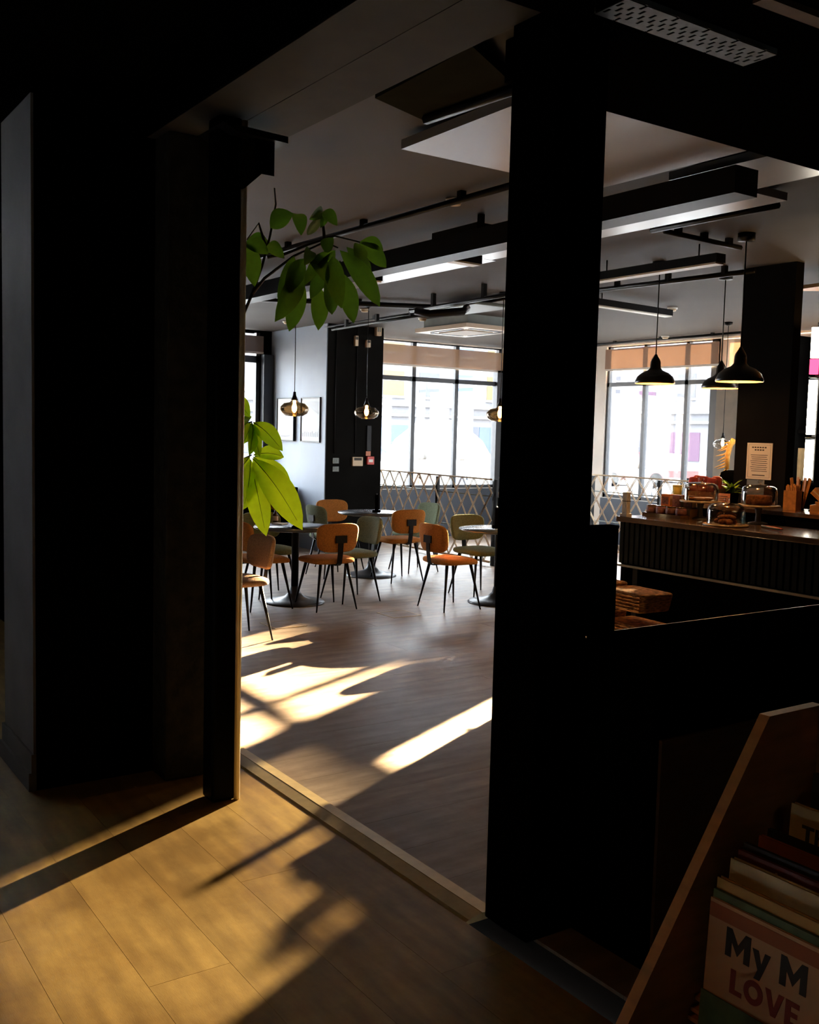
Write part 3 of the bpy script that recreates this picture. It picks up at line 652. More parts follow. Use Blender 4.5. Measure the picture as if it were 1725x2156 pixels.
# table top things
def menu_block(px, py, T, z, wd, h, label):
    p = onz(px, py, z); t = thing('menu_holder', label, 'menu holder', (p.x, p.y, z), R_(-35))
    box('base', -wd/2, wd/2, -.045, .045, 0, .02, M_black, t); box('menu', -wd/2+.004, wd/2-.004, -.018, .018, .0205, h, M_black, t); box('card_edge', -wd/2+.01, wd/2-.01, -.004, .004, h+.0005, h+.012, M_ink, t)
menu_block(626, 1112, T1, .738, .17, .20, 'black menu holder on the table by the pale wall')
menu_block(1046, 1111, T2, .738, .13, .20, 'black menu holder on the table beside pillar')
menu_block(793, 1078, T3, .738, .12, .20, 'black menu holder on the table before dark pier')
p = onz(580, 1099, .738); bt_ = thing('sauce_bottle', 'small brown sauce bottle on the table by pale wall', 'bottle', p)
lathe('bottle', [(0, 0), (.026, 0), (.027, .07), (.012, .10), (.011, .115), (0, .115)], mat('brown_glass', (.05, .025, .015), .15), bt_, n=18)
lathe('label', [(.0272, .015), (.0278, .016), (.0278, .06), (.0272, .061)], M_cream, bt_, n=18); lathe('cap', [(0, .135), (.012, .135), (.013, .1155), (0, .1155)], M_white, bt_, n=14)
p = onz(590, 1103, .738); nk = thing('napkin', 'folded white napkin beside the sauce bottle', 'napkin', p, .5); box('lower_fold', -.06, .06, -.06, .06, 0, .004, M_paper, nk); box('upper_fold', -.06, .055, -.06, .05, .0042, .008, M_paper, nk)
# low cupboard in the dark behind the left table
tag(box('low_cupboard', -13.2, -12.62, 5.6, 6.7, 0, .85, M_black, None, .01), 'black low cupboard below the framed prints', 'cupboard')
# floor hatches
for (px, py, lab) in ((840, 1293, 'square floor hatch with brass rim, before the right rust chair'), (597, 1315, 'faint square floor hatch near the taupe chair')):
    p = onz(px, py); h = thing('floor_hatch', lab, 'floor hatch', (p.x, p.y, 0))
    s = .15
    for a in ((-s, s, -s, -s+.012), (-s, s, s-.012, s), (-s, -s+.012, -s+.012, s-.012), (s-.012, s, -s+.012, s-.012)): box('rim', *a, .0003, .003, M_brass, h)
    box('lid', -s+.013, s-.013, -s+.013, s-.013, .0003, .002, M_floor, h)

# ================================================================== FRAMED PRINTS AND PIER FITTINGS
def picture(a, b, label, kind):
    A, B = ony(*a, 6.70), ony(*b, 6.70); x0, x1, z1, z0 = A.x, B.x, A.z, B.z
    t = thing('framed_print', label, 'picture', ((x0+x1)/2, 6.735, z0), 0, 'framed prints'); W = (x1-x0)/2; H = z1-z0
    box('backing', -W+.012, W-.012, -.02, -.001, .012, H-.012, M_ink, t); box('print', -W+.014, W-.014, -.0225, -.0205, .014, H-.014, M_pprint, t)
    for q in ((-W, W, 0, .0115), (-W, W, H-.0115, H), (-W, -W+.0115, .0117, H-.0117), (W-.0115, W, .0117, H-.0117)): box('frame_bar', q[0], q[1], -.035, -.001, q[2], q[3], M_steel, t)
    if kind == 0:
        prism('art_shape', [(-W*.6, H*.12), (W*.6, H*.14), (W*.5, H*.11), (0, H*.09), (-W*.5, H*.10)], 'y', -.0235, -.023, M_art, t)
        prism('art_shape', [(W*.5*math.cos(k*.5236), H*.33+H*.1*math.sin(k*.5236)) for k in range(12)], 'y', -.0235, -.023, M_art2, t)
    else:
        for k in range(9): prism('art_shape', [(W*(-.8+.19*k), H*.12), (W*(-.7+.19*k), H*.12), (W*(-.7+.19*k), H*(.22+.02*(k % 3))), (W*(-.8+.19*k), H*(.2+.03*(k % 2)))], 'y', -.0235, -.023, M_art, t)
        prism('art_shape', [(-W*.8, H*.9), (W*.8, H*.9), (W*.8, H*.62), (W*.1, H*.75)], 'y', -.0235, -.023, M_art2, t)
M_pprint = mat('print_paper', (.42, .43, .45), .6, spec=.2); M_art = mat('print_grey', (.14, .14, .16), .6); M_art2 = mat('print_pale', (.27, .27, .29), .6)
picture((583, 838), (617, 929), 'black framed print nearer the window, with a boat-like shape', 0)
picture((633, 837), (672, 932), 'black framed print nearer the dark pier, with upright strokes', 1)
XP = -11.9
def onp(px, py): return onx(px, py, XP+.001)
for px, lab in ((708, 'thin conduit rising on the left of the dark pier'), (752, 'thin conduit rising in the middle of the dark pier')):
    p, q = onp(px, 690), onp(px-4, 955); tag(tube('wall_conduit', [Vector((XP+.012, p.y, ZC-.002)), Vector((XP+.012, p.y, q.z))], .008, M_steel), lab, 'conduit')
def wallbox(name, px0, py0, px1, py1, dep, m, label, cat, detail):
    a, b = onp(px0, py0), onp(px1, py1); t = thing(name, label, cat, (XP+.0005, (a.y+b.y)/2, b.z)); W = abs(b.y-a.y)/2; H = a.z-b.z
    box('case', 0, dep, -W, W, 0, H, m, t, .004)
    if detail == 'screen': box('display', dep+.0003, dep+.002, -W*.75, W*.75, H*.62, H*.9, M_ink, t)
    if detail == 'switch':
        for s in (-.4, .4): box('rocker', dep+.0003, dep+.004, s*W-W*.25, s*W+W*.25, H*.3, H*.7, M_grey, t)
    if detail == 'call':
        box('window', dep+.0003, dep+.002, -W*.6, W*.6, H*.3, H*.65, M_white, t)
    return t
wallbox('light_switch', 700, 964, 713, 976, .012, M_grey, 'upper grey double switch on the dark pier', 'switch', 'switch')
wallbox('light_switch', 700, 982, 713, 993, .012, M_grey, 'lower grey double switch on the dark pier', 'switch', 'switch')
wallbox('thermostat', 741, 962, 762, 981, .03, M_cream, 'cream thermostat with dark display on the dark pier', 'thermostat', 'screen')
wallbox('fire_call_point', 771, 961, 785, 978, .04, M_red, 'red fire alarm call point on the dark pier', 'alarm', 'call')
wallbox('call_point_flap', 770, 950, 780, 960, .01, M_pink, 'small pink tag above the fire call point', 'tag', None)
wallbox('wall_sensor', 745, 707, 751, 729, .05, M_cream, 'narrow cream sensor high on the dark pier', 'sensor', 'screen')
wallbox('wall_sensor', 769, 716, 777, 732, .05, M_cream, 'wider cream sensor high on the dark pier', 'sensor', 'screen')
wallbox('cable_duct', 772, 896, 780, 950, .02, M_steel, 'short black duct above the fire call point', 'duct', None)
wallbox('junction_box', 789, 680, 799, 708, .06, M_cream, 'cream junction box at the top corner of dark pier', 'box', 'switch')

# ================================================================== ROPE RAILINGS
def railing(name, label, P0, P1, ztop, n, rows, zb=.05, ext=0.0, posts=(0, .55, 1), rise=0.0):
    P0, P1 = Vector(P0), Vector(P1); d = P1-P0; L = d.length; t = thing(name, label, 'railing', (P0.x, P0.y, 0), math.atan2(d.y, d.x), 'rope railings')
    for k in posts: box('post', L*k-.022, L*k+.022, .03, .07, 0, ztop-.02, M_steel, t)
    zt = lambda u: ztop+rise*min(1, min(u, L-u)/.35) if rise else ztop
    tube('top_rope', [(L*k/12, 0, zt(L*k/12)) for k in range(13)], .012, M_rope, t, n=6)
    tube('bottom_rope', [(0, 0, zb), (L, 0, zb)], .016, M_rope, t, n=6)
    for z in (.45, .88): tube('rod', [(0, .05, z), (L, .05, z)], .009, M_grey, t, n=6)
    px = L/n; pz = (ztop-zb)/rows; 
    # each rope strand zigzags down through the diamonds
    for i in range(-1, n+1):
        for sgn in (1, -1):
            u = (i+.5)*px if sgn > 0 else (i+.5)*px; pts = []
            a = max(0, 0)
            uu = u; z = ztop; ok = True
            pts = [(uu, zt(max(0, min(L, uu))))]
            for r in range(rows*2):
                uu += sgn*px/2*(1 if True else 1); z -= pz/2
                pts.append((uu, z))
                if uu < -1e-6 or uu > L+1e-6: break
            # clip
            seg = []
            for (ua, za), (ub, zb_) in zip(pts[:-1], pts[1:]):
                if min(ua, ub) >= -1e-6 and max(ua, ub) <= L+1e-6: seg.append(((ua, za), (ub, zb_)))
                elif seg: break
            if not seg: continue
            line = [seg[0][0]]+[s[1] for s in seg]
            for off in (-.011, .011):
                tube('rope', [(a_+off, .004*sgn, b_) for a_, b_ in line], .006, M_rope, t, n=5)
    # strands entering from the sides
    for s0, sgn in ((0.0, 1), (L, -1)):
        for r in range(1, rows*2):
            z = ztop-r*pz/2
            if (r % 2) == (1 if True else 0):
                line = []; uu = s0
                while z >= zb-1e-6 and -1e-6 <= uu <= L+1e-6: line.append((uu, z)); uu += sgn*px/2; z -= pz/2
                if len(line) > 1:
                    for off in (-.011, .011): tube('rope', [(a_+off, .004*sgn, b_) for a_, b_ in line], .006, M_rope, t, n=5)
    bm = bmesh.new()
    return t
railing('rope_railing', 'jute rope lattice railing in front of the wide back window', (-12.62, 8.0), (-9.88, 8.0), 1.10, 11, 3)
railing('rope_railing', 'jute rope lattice railing seen beyond the counter jars', (-10.62, 10.45), (-8.3, 10.45), 1.12, 9, 3)
railing('rope_railing', 'dense rope railing end rising beside the pillar', (-9.80, 8.06), (-10.54, 10.37), 1.12, 22, 3, rise=.30)

# ================================================================== COUNTER
YC, ZT = 5.85, 1.054
ct = thing('bar_counter', 'long bar counter with fluted dark front panel', 'counter', (-3.5, YC, 0))
box('end_panel', -2.1, -2.06, .03, .459, 0, .675, M_blackwall, ct); box('body', -2.1, 3.8, .46, .52, 0, 1.011, M_blackwall, ct); box('upper_box', -2.1, 3.8, .03, .459, .676, 1.011, M_blackwall, ct)
x = -2.1
while x < 1.9:
    box('slat', x, x+.036, .005, .029, .685, 1.011, M_slat, ct); x += .054
box('trim_rail', -2.12, 3.8, -.01, .029, .658, .675, M_trim, ct)
for s in (-2.0, -.2, 1.6): box('leg', s, s+.05, .06, .11, 0, .657, M_steel, ct)
wt = tag(box('worktop', -5.62, .3, YC-.03, 6.42, 1.012, ZT, M_darkwood, None, .006), 'glossy dark wooden worktop along the bar', 'worktop')
# woven baskets below
def basket(px0, py0, px1, py1, Y, label, tilt, hole=False):
    a, b = ony(px0, py0, Y), ony(px1, py1, Y); W = (b.x-a.x); z0 = max(b.z, .0); H = a.z-z0
    t = thing('woven_basket', label, 'basket', ((a.x+b.x)/2, Y, z0), R_(tilt), 'woven baskets')
    def wv(p): return Vector((p.x*(1.0+.10*p.z/(H/2)), p.y, p.z+H/2))
    link('basket_body', sup_me('basket_body', W/2, .13, H/2, .16, .25, 32, 16, wv), M_wicker, t)
    for k in range(5): box('band', -W*.46, W*.46, -.142, -.131, H*(.12+.17*k), H*(.12+.17*k)+.008, M_wicker, t)
    if hole: box('handle_hole', -.05, .03, -.15, -.1425, H*.45, H*.98, M_ink, t)
shelfz = .33
lgd = thing('back_ledge', 'raised dark wooden ledge behind the worktop', 'ledge', (-3.6, 6.45, 0)); box('body', -2.13, 3.8, .1, .55, 0, 1.121, M_blackwall, lgd); box('top_board', -2.15, 3.8, .08, .57, 1.1215, 1.151, M_darkwood, lgd)
bh = thing('basket_bench', 'low dark bench holding the woven baskets', 'bench', (-4.45, 4.6, 0)); box('seat_board', -.42, .42, -.17, .17, .42, .45, M_darkwood, bh)
for s_ in (-.38, .34): box('leg', s_, s_+.04, -.14, .14, 0, .4195, M_darkwood, bh)
basket(1226, 1222, 1292, 1280, 4.6, 'upper woven basket with dark handle notch by the pillar', 3, True)
basket(1302, 1228, 1388, 1286, 4.6, 'upper woven basket farther from the pillar', -3)
basket(1226, 1284, 1290, 1345, 4.6, 'lower woven basket beside the pillar', 2)
basket(1302, 1290, 1384, 1345, 4.6, 'lower woven basket cut by the half wall edge', -4)
for k_, b_ in enumerate([o for o in bpy.data.objects if o.name.startswith('woven_basket')]):
    low = 'lower' in b_['label']; b_.location.z = .4505 if low else .63
bxk = thing('counter_box', 'added black box on the half wall covering the bright gap', 'box', (-2.375, 2.42, 1.0155)); box('case', -.0242, .02, -.066, .035, 0, .36, M_black, bxk); box('lid', -.0242, .021, -.066, .036, .3605, .37, M_black, bxk)  # dark box added to hide the sunlit gap between pillar and counter
# cake domes
def cake_dome(px, py, r, label, stand, hgt, cake):
    p = onz(px, py, ZT); t = thing('cake_dome', label, 'cake stand', (p.x, p.y, ZT))
    s = .13 if stand else 0.0
    if stand: lathe('stand_foot', [(0, 0), (.075, 0), (.07, .008), (.022, .02), (.018, .07), (.03, s-.001), (0, s-.001)], M_grey, t)
    lathe('plate', [(0, s), (r*1.18, s), (r*1.2, s+.008), (r*1.17, s+.014), (0, s+.014)], M_plate, t, n=36)
    z = s+.0145
    prof = [(r, 0), (r, hgt*.6), (r*.93, hgt*.85), (r*.7, hgt*.98), (r*.2, hgt*1.02), (.012, hgt*1.03)]
    inn = [(.010, hgt*1.03-.003), (r*.2, hgt*1.02-.003), (r*.69, hgt*.98-.003), (r*.92-.002, hgt*.85), (r-.003, hgt*.6), (r-.003, 0)]
    g = lathe('glass_cover', prof+inn, M_clear, t, (0, 0, z), n=36); lathe('knob', [(0, .036), (.016, .034), (.020, .022), (.012, .01), (.009, 0), (0, 0)], M_clear, g, (0, 0, hgt*1.03), n=16)
    if cake == 'round': lathe('cake', [(0, .004), (r*.72, .004), (r*.74, .03), (r*.70, .036), (r*.72, .06), (r*.68, .07), (0, .07)], M_crumb, t, (0, 0, z), n=30)
    elif cake == 'pile':
        for k in range(9):
            a = k*2.4; rr = r*.5*math.sqrt((k % 6)/6); o = link('pastry', sup_me('pastry', .035, .028, .018, .8, .8, 12, 8), M_crumb, t, (rr*math.cos(a), rr*math.sin(a), z+.02+.028*(k//6))); o.rotation_euler = (0, .2, a)
    else:
        for k in range(6):
            a = k*1.05; o = link('cookie', sup_me('cookie', .045, .045, .012, .7, 1, 14, 6), M_crumb, t, (r*.45*math.cos(a), r*.45*math.sin(a), z+.014))
M_plate = mat('stand_plate', (.35, .25, .15), .4)
cake_dome(1528, 1107, .135, 'lowest glass cake dome resting directly on the worktop', False, .15, 'pile')
cake_dome(1596, 1103, .13, 'right glass cake dome with round cake on a stand', True, .15, 'round')
cake_dome(1474, 1092, .135, 'left glass cake dome with cookies on a stand', True, .14, 'cookie')
# jars/tins
def tin(px, py, w, h, d, m, label, rz=12, z0=ZT):
    p = onz(px, py, z0); t = thing('snack_box', label, 'box', p, R_(rz), 'small snack boxes')
    box('carton', -w/2, w/2, -d/2, d/2, 0, h, m, t); box('front_label', -w*.4, w*.4, -d/2-.002, -d/2-.0003, h*.2, h*.8, M_lab, t); box('side_seal', w/2+.0003, w/2+.002, -d*.4, d*.4, h*.1, h*.9, M_cream, t)
M_lab = mat('dull_label', (.20, .08, .07), .7, var=.6, scale=60); M_or = mat('orange_box', (.62, .18, .05), .6, var=.2, scale=40); M_pu = mat('plum_box', (.22, .08, .10), .6, var=.2, scale=40); M_br = mat('brown_box', (.14, .06, .03), .6, var=.2, scale=40)
rk = onz(1340, 1088, ZT)
dr = thing('display_tray', 'stepped wooden display tray at the left end of counter', 'tray', (-5.37, 6.20, ZT), R_(0))
box('lower_step', -.24, .15, -.09, .02, 0, .025, M_darkwood, dr); box('upper_step', -.24, .15, .0205, .13, 0, .075, mat('tray_wood', (.42, .24, .09), .6, var=.2), dr)
for k, (m, lb) in enumerate(((M_or, 'orange snack box on the upper tray step'), (M_pu, 'plum snack box in the middle of upper step'), (M_br, 'brown snack box at right of upper step'))):
    t = thing('snack_box', lb, 'box', (-5.5+.115*k, 6.275, ZT+.0755), R_(8), 'small snack boxes'); box('carton', -.038, .038, -.03, .03, 0, .10, m, t); box('front_label', -.03, .03, -.032, -.0303, .02, .08, M_lab, t); box('side_seal', .0383, .04, -.026, .026, .01, .09, M_cream, t)
for k, lb in enumerate(('small dark tin at far left of the lower tray step', 'second small dark tin on the lower tray step', 'third small dark tin on the lower tray step', 'last small dark tin right of the lower tray step')):
    t = thing('snack_tin', lb, 'tin', (-5.56+.1*k, 6.165, ZT+.0255), 0, 'small snack tins'); lathe('tin_body', [(0, 0), (.042, 0), (.043, .05), (.038, .054), (0, .054)], [M_br, M_pu][k % 2], t, n=18); lathe('lid', [(0, .062), (.039, .062), (.04, .0545), (0, .0545)], M_darkwood, t, n=18); lathe('paper_band', [(.0434, .01), (.0442, .011), (.0442, .042), (.0434, .043)], M_lab, t, n=18)
t = thing('candle_block', 'pale stone block at the counter end beside pillar', 'block', (-5.57, 5.88, ZT)); box('slab', -.035, .035, -.03, .03, 0, .022, M_plaster, t); box('post', -.024, .024, -.02, .02, .0225, .19, mat('weathered_post', (.45, .42, .38), .9, var=.4, scale=20, stretch=(4, 4, 1)), t); box('wire', -.026, .026, -.022, .022, .118, .123, M_steel, t)
# crisp bag box display
bx_ = thing('crisp_display', 'dark display box crammed with red crisp bags', 'display box', (-5.55, 6.80, 1.1515), R_(10))
box('box_back', -.14, .14, .07, .08, 0, .16, M_br, bx_); box('box_side', -.14, -.132, -.08, .0695, 0, .12, M_br, bx_); box('box_side', .132, .14, -.08, .0695, 0, .12, M_br, bx_); box('box_front', -.131, .131, -.08, -.072, 0, .09, M_br, bx_)
M_bag = mat('red_foil_bag', (.22, .03, .03), .35, .2, var=.5, scale=25); 
for k in range(6):
    o = link('crisp_bag', sup_me('crisp_bag', .045, .022, .095, .6, .5, 16, 12, lambda p: Vector((p.x*(1+.3*(p.z/.095)**2), p.y*(1-.7*(p.z/.095)**2), p.z))), M_bag, bx_, (-.085+.085*(k % 3), -.035+.06*(k//3), .115+.012*(k % 2))); o.rotation_euler = (R_(8), R_((k*7) % 13-6), R_((k*5) % 9))
p = onz(1360, 1040, ZT); yc = thing('yellow_cup', 'yellow paper cup left of the crisp bags', 'cup', (-5.70, 6.62, 1.1515)); lathe('cup', [(0, 0), (.03, 0), (.042, .13), (.039, .131), (.028, .004), (0, .004)], mat('yellow_card', (.5, .42, .10), .7), yc, n=20); lathe('rim', [(.042, .1305), (.045, .133), (.042, .136), (.039, .1325)], M_paper, yc, n=20)
t = thing('price_card', 'pink handwritten price card leaning by the left dome', 'card', tuple(onz(1521, 1092, ZT)), R_(15)); box('card', -.055, .055, 0, .004, .10, .20, M_pink, t); box('stem', -.004, .004, .0045, .008, 0, .19, M_steel, t); 
for k in range(4): box('scribble', -.04+.004*k, .035-.006*k, -.0012, -.0003, .175-.016*k, .179-.016*k, M_ink, t)
# vase with golden plume
vp = ond(1537, 1045, 8.95); vs0 = thing('plume_vase', 'black vase holding a golden dried plume beside pier', 'vase', (vp.x, vp.y, 0))
pz = lambda py: ond(1537, py, 8.95).z
zb, ztv = pz(1075), pz(990)
lathe('vase', [(0, zb), (.05, zb), (.075, zb+.12), (.10, ztv-.08), (.085, ztv-.02), (.05, ztv), (.045, ztv-.01), (0, ztv-.05)], M_black, vs0)
tag(box('side_table', vp.x-.16, vp.x+.16, vp.y-.15, vp.y+.15, 0, zb-.001, M_black, None, .01), 'black plinth under the vase behind the counter', 'plinth')
M_plume = mat('golden_plume', (.75, .45, .12), .7, var=.3, scale=40)
pl = [ond(x_, y_, 8.95)-Vector(vs0.location) for x_, y_ in ((1531, 988), (1532, 960), (1538, 938), (1546, 926))]
st = tube('plume_stem', pl, .02, M_plume, vs0, .028, 8)
for k in range(12):
    f = k/12; i = min(2, int(f*3)); b0 = pl[i].lerp(pl[i+1], f*3-i); e = b0+Vector((-.05-.03*(k % 3), -.035, -.05+.02*(k % 2))); tube('plume_frond', [b0, e], .010, M_plume, vs0, .002, 5)
# leafy herb behind the dome
hp_ = thing('herb_pot', 'small green herb plant behind the left cake dome', 'plant', (ony(1512, 1060, 6.8).x+.1, 6.84, 1.1515)); lathe('pot', [(0, 0), (.05, 0), (.06, .09), (.055, .091), (.05, .08), (0, .08)], M_black, hp_, n=20)
def leaf_me(L, W, curl, n=8):
    bm = bmesh.new(); rows = []
    for i in range(n+1):
        u = i/n; wd = W*.5*(math.sin(math.pi*min(1, u**.85)))**.8*(1 if u > 0 else 0); z = -curl*u*u*L
        rows.append([bm.verts.new((u*L, -wd, z+abs(wd)*.28)), bm.verts.new((u*L, 0, z)), bm.verts.new((u*L, wd, z+abs(wd)*.28))])
    for a, b in zip(rows[:-1], rows[1:]):
        for k in (0, 1): bm.faces.new((a[k], a[k+1], b[k+1], b[k]))
    bmesh.ops.remove_doubles(bm, verts=bm.verts, dist=1e-5); return meshof(bm, 'leaf', True)
lm = leaf_me(.13, .04, .5); lm.materials.append(M_leafd); lm2 = leaf_me(.15, .03, .3); lm2.materials.append(M_leaf)
for k in range(26):
    o = link('leaf', lm if k % 4 else lm2, None, hp_, (0, 0, .08+.002*k)); o.scale = (.75,)*3; o.rotation_euler = (random.uniform(-.3, .3), R_(random.uniform(-75, -5)), k*2.4)
# stirrers jar, cup sleeves, boxes, glass jar at right end
sj = thing('stirrer_box', 'wooden box of stirrer sticks near the right counter end', 'holder', tuple(Vector((ony(1668, 1075, 6.78).x, 6.78, 1.1515))), R_(10))
sjm = mat('amber_box', (.45, .20, .05), .6, var=.3, scale=30)
for q in ((-.05, .05, -.05, -.044, 0, .15), (-.05, .05, .044, .05, 0, .15), (-.05, -.044, -.0435, .0435, 0, .15), (.044, .05, -.0435, .0435, 0, .15), (-.0435, .0435, -.0435, .0435, 0, .01)): box('side', *q, sjm, sj)
for k in range(36):
    x_, y_ = -.036+.0145*(k % 6), -.036+.0145*(k//6); box('stick', x_-.004, x_+.004, y_-.002, y_+.002, .0105, .19+random.uniform(-.015, .012), M_ply, sj)
cs = thing('cutlery_cup', 'cup of wooden cutlery behind the stirrer box', 'holder', Vector(sj.location)+Vector((-.04, .14, 0))); lathe('cup', [(0, 0), (.04, 0), (.05, .14), (.047, .14), (.038, .005), (0, .005)], M_black, cs, n=20)
for k in range(7):
    o = box('wooden_fork', -.012, .012, -.0025, .0025, .01, .25, M_ply, cs, .002); o.location = (.028*math.cos(k), .028*math.sin(k), 0); o.rotation_euler = (.12*math.sin(k), .16*math.cos(k*1.3)+.1, k)
sl_ = thing('cup_sleeves', 'tilted stack of kraft cup sleeves at right counter end', 'sleeves', Vector(sj.location)+Vector((.17, .08, .10)), 0); sl_.rotation_euler = (0, R_(40), R_(10))
for k in range(5): box('sleeve', -.06, .06, -.05+.0, .05, .012*k, .012*k+.0105, [sjm, M_ply, M_cream][k % 3], sl_)
st2 = thing('sleeve_stand', 'black stand under the kraft sleeves', 'stand', Vector(sj.location)+Vector((.17, .08, 0))); box('foot', -.05, .05, -.05, .05, 0, .012, M_black, st2); box('upright', -.02, .02, -.02, .02, .0125, .075, M_black, st2)
wb = thing('wooden_crate', 'small wooden crate at the right edge of counter', 'crate', Vector(sj.location)+Vector((.33, -.04, 0)), R_(20))
for q in ((-.11, .11, -.08, -.07, 0, .06), (-.11, .11, .07, .08, 0, .08), (-.11, -.10, -.0695, .0695, 0, .06), (.10, .11, -.0695, .0695, 0, .06), (-.0995, .0995, -.0695, .0695, 0, .01)): box('crate_board', *q, M_ply, wb)
gj = thing('glass_jar', 'clear lidded glass jar at the right edge of view', 'jar', Vector(sj.location)+Vector((.30, .26, 0))); lathe('jar', [(0, 0), (.07, 0), (.075, .02), (.075, .2), (.055, .235), (.052, .235), (.072, .198), (.071, .02), (0, .004)], M_clear, gj); lathe('lid', [(0, .2555), (.058, .2555), (.06, .2355), (0, .2355)], M_cream, gj)
tg = thing('serving_tongs', 'red handled tongs lying beside the cake stands', 'tongs', (-4.4, 6.12, ZT), R_(-25))
for s in (-1, 1): tube('arm', [(-.14, 0, .012), (0, s*.018, .012), (.12, s*.012, .012)], .006, M_red if s > 0 else M_grey, tg, n=6)
# ================================================================== BACK BAR: notice, lit tubes, shelf
nt_ = ony(1575, 932, 7.049); nb = ony(1624, 1011, 7.049)
no = thing('notice', 'cream printed notice taped to the dark counter pier', 'notice', ((nt_.x+nb.x)/2, 7.0495, nb.z)); W = (nb.x-nt_.x)/2; H = nt_.z-nb.z
box('sheet', -W, W, -.004, -.0005, 0, H, M_paper, no)
for q in ((-W*.86, W*.86, H*.05, H*.055), (-W*.86, W*.86, H*.945, H*.95), (-W*.86, -W*.85, H*.056, H*.944), (W*.85, W*.86, H*.056, H*.944)): box('border_line', q[0], q[1], -.005, -.0043, q[2], q[3], M_ink, no)
for k, (a_, z_) in enumerate(((.62, .86), (.40, .79))):
    for q in range(6-2*k): box('heading_stroke', -W*a_+W*.2*q+.002, -W*a_+W*.2*q+W*.16, -.005, -.0043, H*z_, H*(z_+.035), M_ink, no)
for k in range(9): box('text_line', -W*(.68-.05*(k % 3)), W*(.66-.06*(k % 2)), -.005, -.0043, H*(.66-.055*k), H*(.675-.055*k), M_ink, no)
box('text_line', -W*.5, W*.5, -.005, -.0043, H*.1, H*.125, M_ink, no)
nt2 = thing('small_note', 'small grey note below the printed notice', 'note', ((nt_.x+nb.x)/2-.02, 7.0495, nb.z-.13)); box('sheet', -.09, .08, -.003, -.0005, 0, .125, M_grey, nt2); box('text_line', -.06, .05, -.004, -.0032, .06, .07, M_ink, nt2)
YT = 7.68
tb0, tb1 = ony(1716, 690, YT), ony(1700, 1012, YT); xt = (tb0.x+tb1.x)/2+.01
tl_ = thing('tube_light', 'bright white vertical tube light at the right edge', 'light', (xt, YT, tb1.z)); Ht = tb0.z-tb1.z
M_tube = emit('tube_white', (1, .93, .75), 14)
for a, b in ((0, .27), (.30, .66), (.80, 1.0)): tube('tube', [(0, 0, Ht*a+.005), (0, 0, Ht*b)], .035, M_tube, tl_, n=14)
for a in (0, .285, .68): tube('collar', [(0, 0, Ht*a-.01), (0, 0, Ht*a+.003)], .04, M_grey, tl_, n=14)
tube('red_section', [(0, 0, Ht*.69+.01), (0, 0, Ht*.795)], .037, emit('tube_red', (1, .05, .12), 2.5), tl_, n=14)
box('back_rail', -.02, .02, .05, .07, -.02, Ht+.05, M_steel, tl_)
sg = ony(1720, 655, 8.0); bs = thing('menu_board', 'cream menu board above the tube light', 'sign', (sg.x+.2, 8.1, sg.z-.15)); box('board', -.24, .3, 0, .02, 0, .36, M_cream, bs); box('panel_print', -.15, .25, -.002, -.0005, .05, .2, M_br, bs)
lg = ony(1657, 610, 7.4); cn = thing('bar_canopy', 'wooden canopy over the bar lit warm from below', 'canopy', (lg.x+.9, 7.4, lg.z-.01)); prism('soffit', [(-.9, .0), (.9, -.15), (.9, .9), (-.35, .6)], 'z', 0, .03, M_ply, cn); box('fascia', -.3, .9, .601, .63, .0, .09, M_darkwood, cn)
l = bpy.data.lights.new('canopy_lamp', 'SPOT'); l.energy = 14; l.color = (1, .6, .25); l.spot_size = R_(120); lo = bpy.data.objects.new('canopy_lamp', l); COL.objects.link(lo); lo.location = (-4.2, 7.3, 2.1); lo.rotation_euler = (R_(180), 0, 0)
sb = thing('back_shelf', 'dark shelf unit right of the counter pier', 'shelf', (-4.87, 7.95, 0)); box('upright', -.585, -.555, -.15, .24, 0, 2.6, M_black, sb)
for z in (.9, 1.3, 1.75): box('board', -.554, .9, -.12, .24, z, z+.03, M_black, sb)
pk = ony(1678, 915, 7.92); tag(box('paper_stack', pk.x-.09, pk.x+.09, 7.86, 8.0, 1.331, 1.62, mat('kraft_paper', (.22, .15, .08), .8, var=.3)), 'brown paper bags standing on the back shelf', 'paper bags')

# ================================================================== PLANT BEHIND THE POST
pb = Vector((-5.12, 2.24, 0)); mt = thing('money_tree', 'tall leafy money tree growing behind the black post', 'plant', pb)
lathe('pot', [(0, 0), (.08, 0), (.10, .22), (.095, .225), (.085, .2), (0, .2)], M_black, mt, n=24)
tk = lambda x_, y_, d=5.35: ond(x_, y_, d)-pb
tube('trunk', [(0, 0, .2), (.0, .0, .7), tk(480, 1000), tk(492, 800), tk(505, 680)], .022, M_stem, mt, .014, 8)
for pts in (((505, 680), (531, 619), (552, 560), (569, 496), (581, 430), (578, 396)), ((531, 619), (557, 586), (619, 539), (684, 510), (712, 522)), ((563, 542), (600, 535), (650, 515), (705, 497), (758, 510)),
            ((488, 900), (510, 895), (531, 888)), ((484, 960), (505, 970), (530, 958)), ((560, 520), (545, 470), (520, 505)), ((684, 510), (680, 470), (680, 446))):
    tube('branch', [tk(*q) for q in pts], .010, M_stem, mt, .004, 6)
M_vein = mat('leaf_vein', (.07, .13, .01), .6)
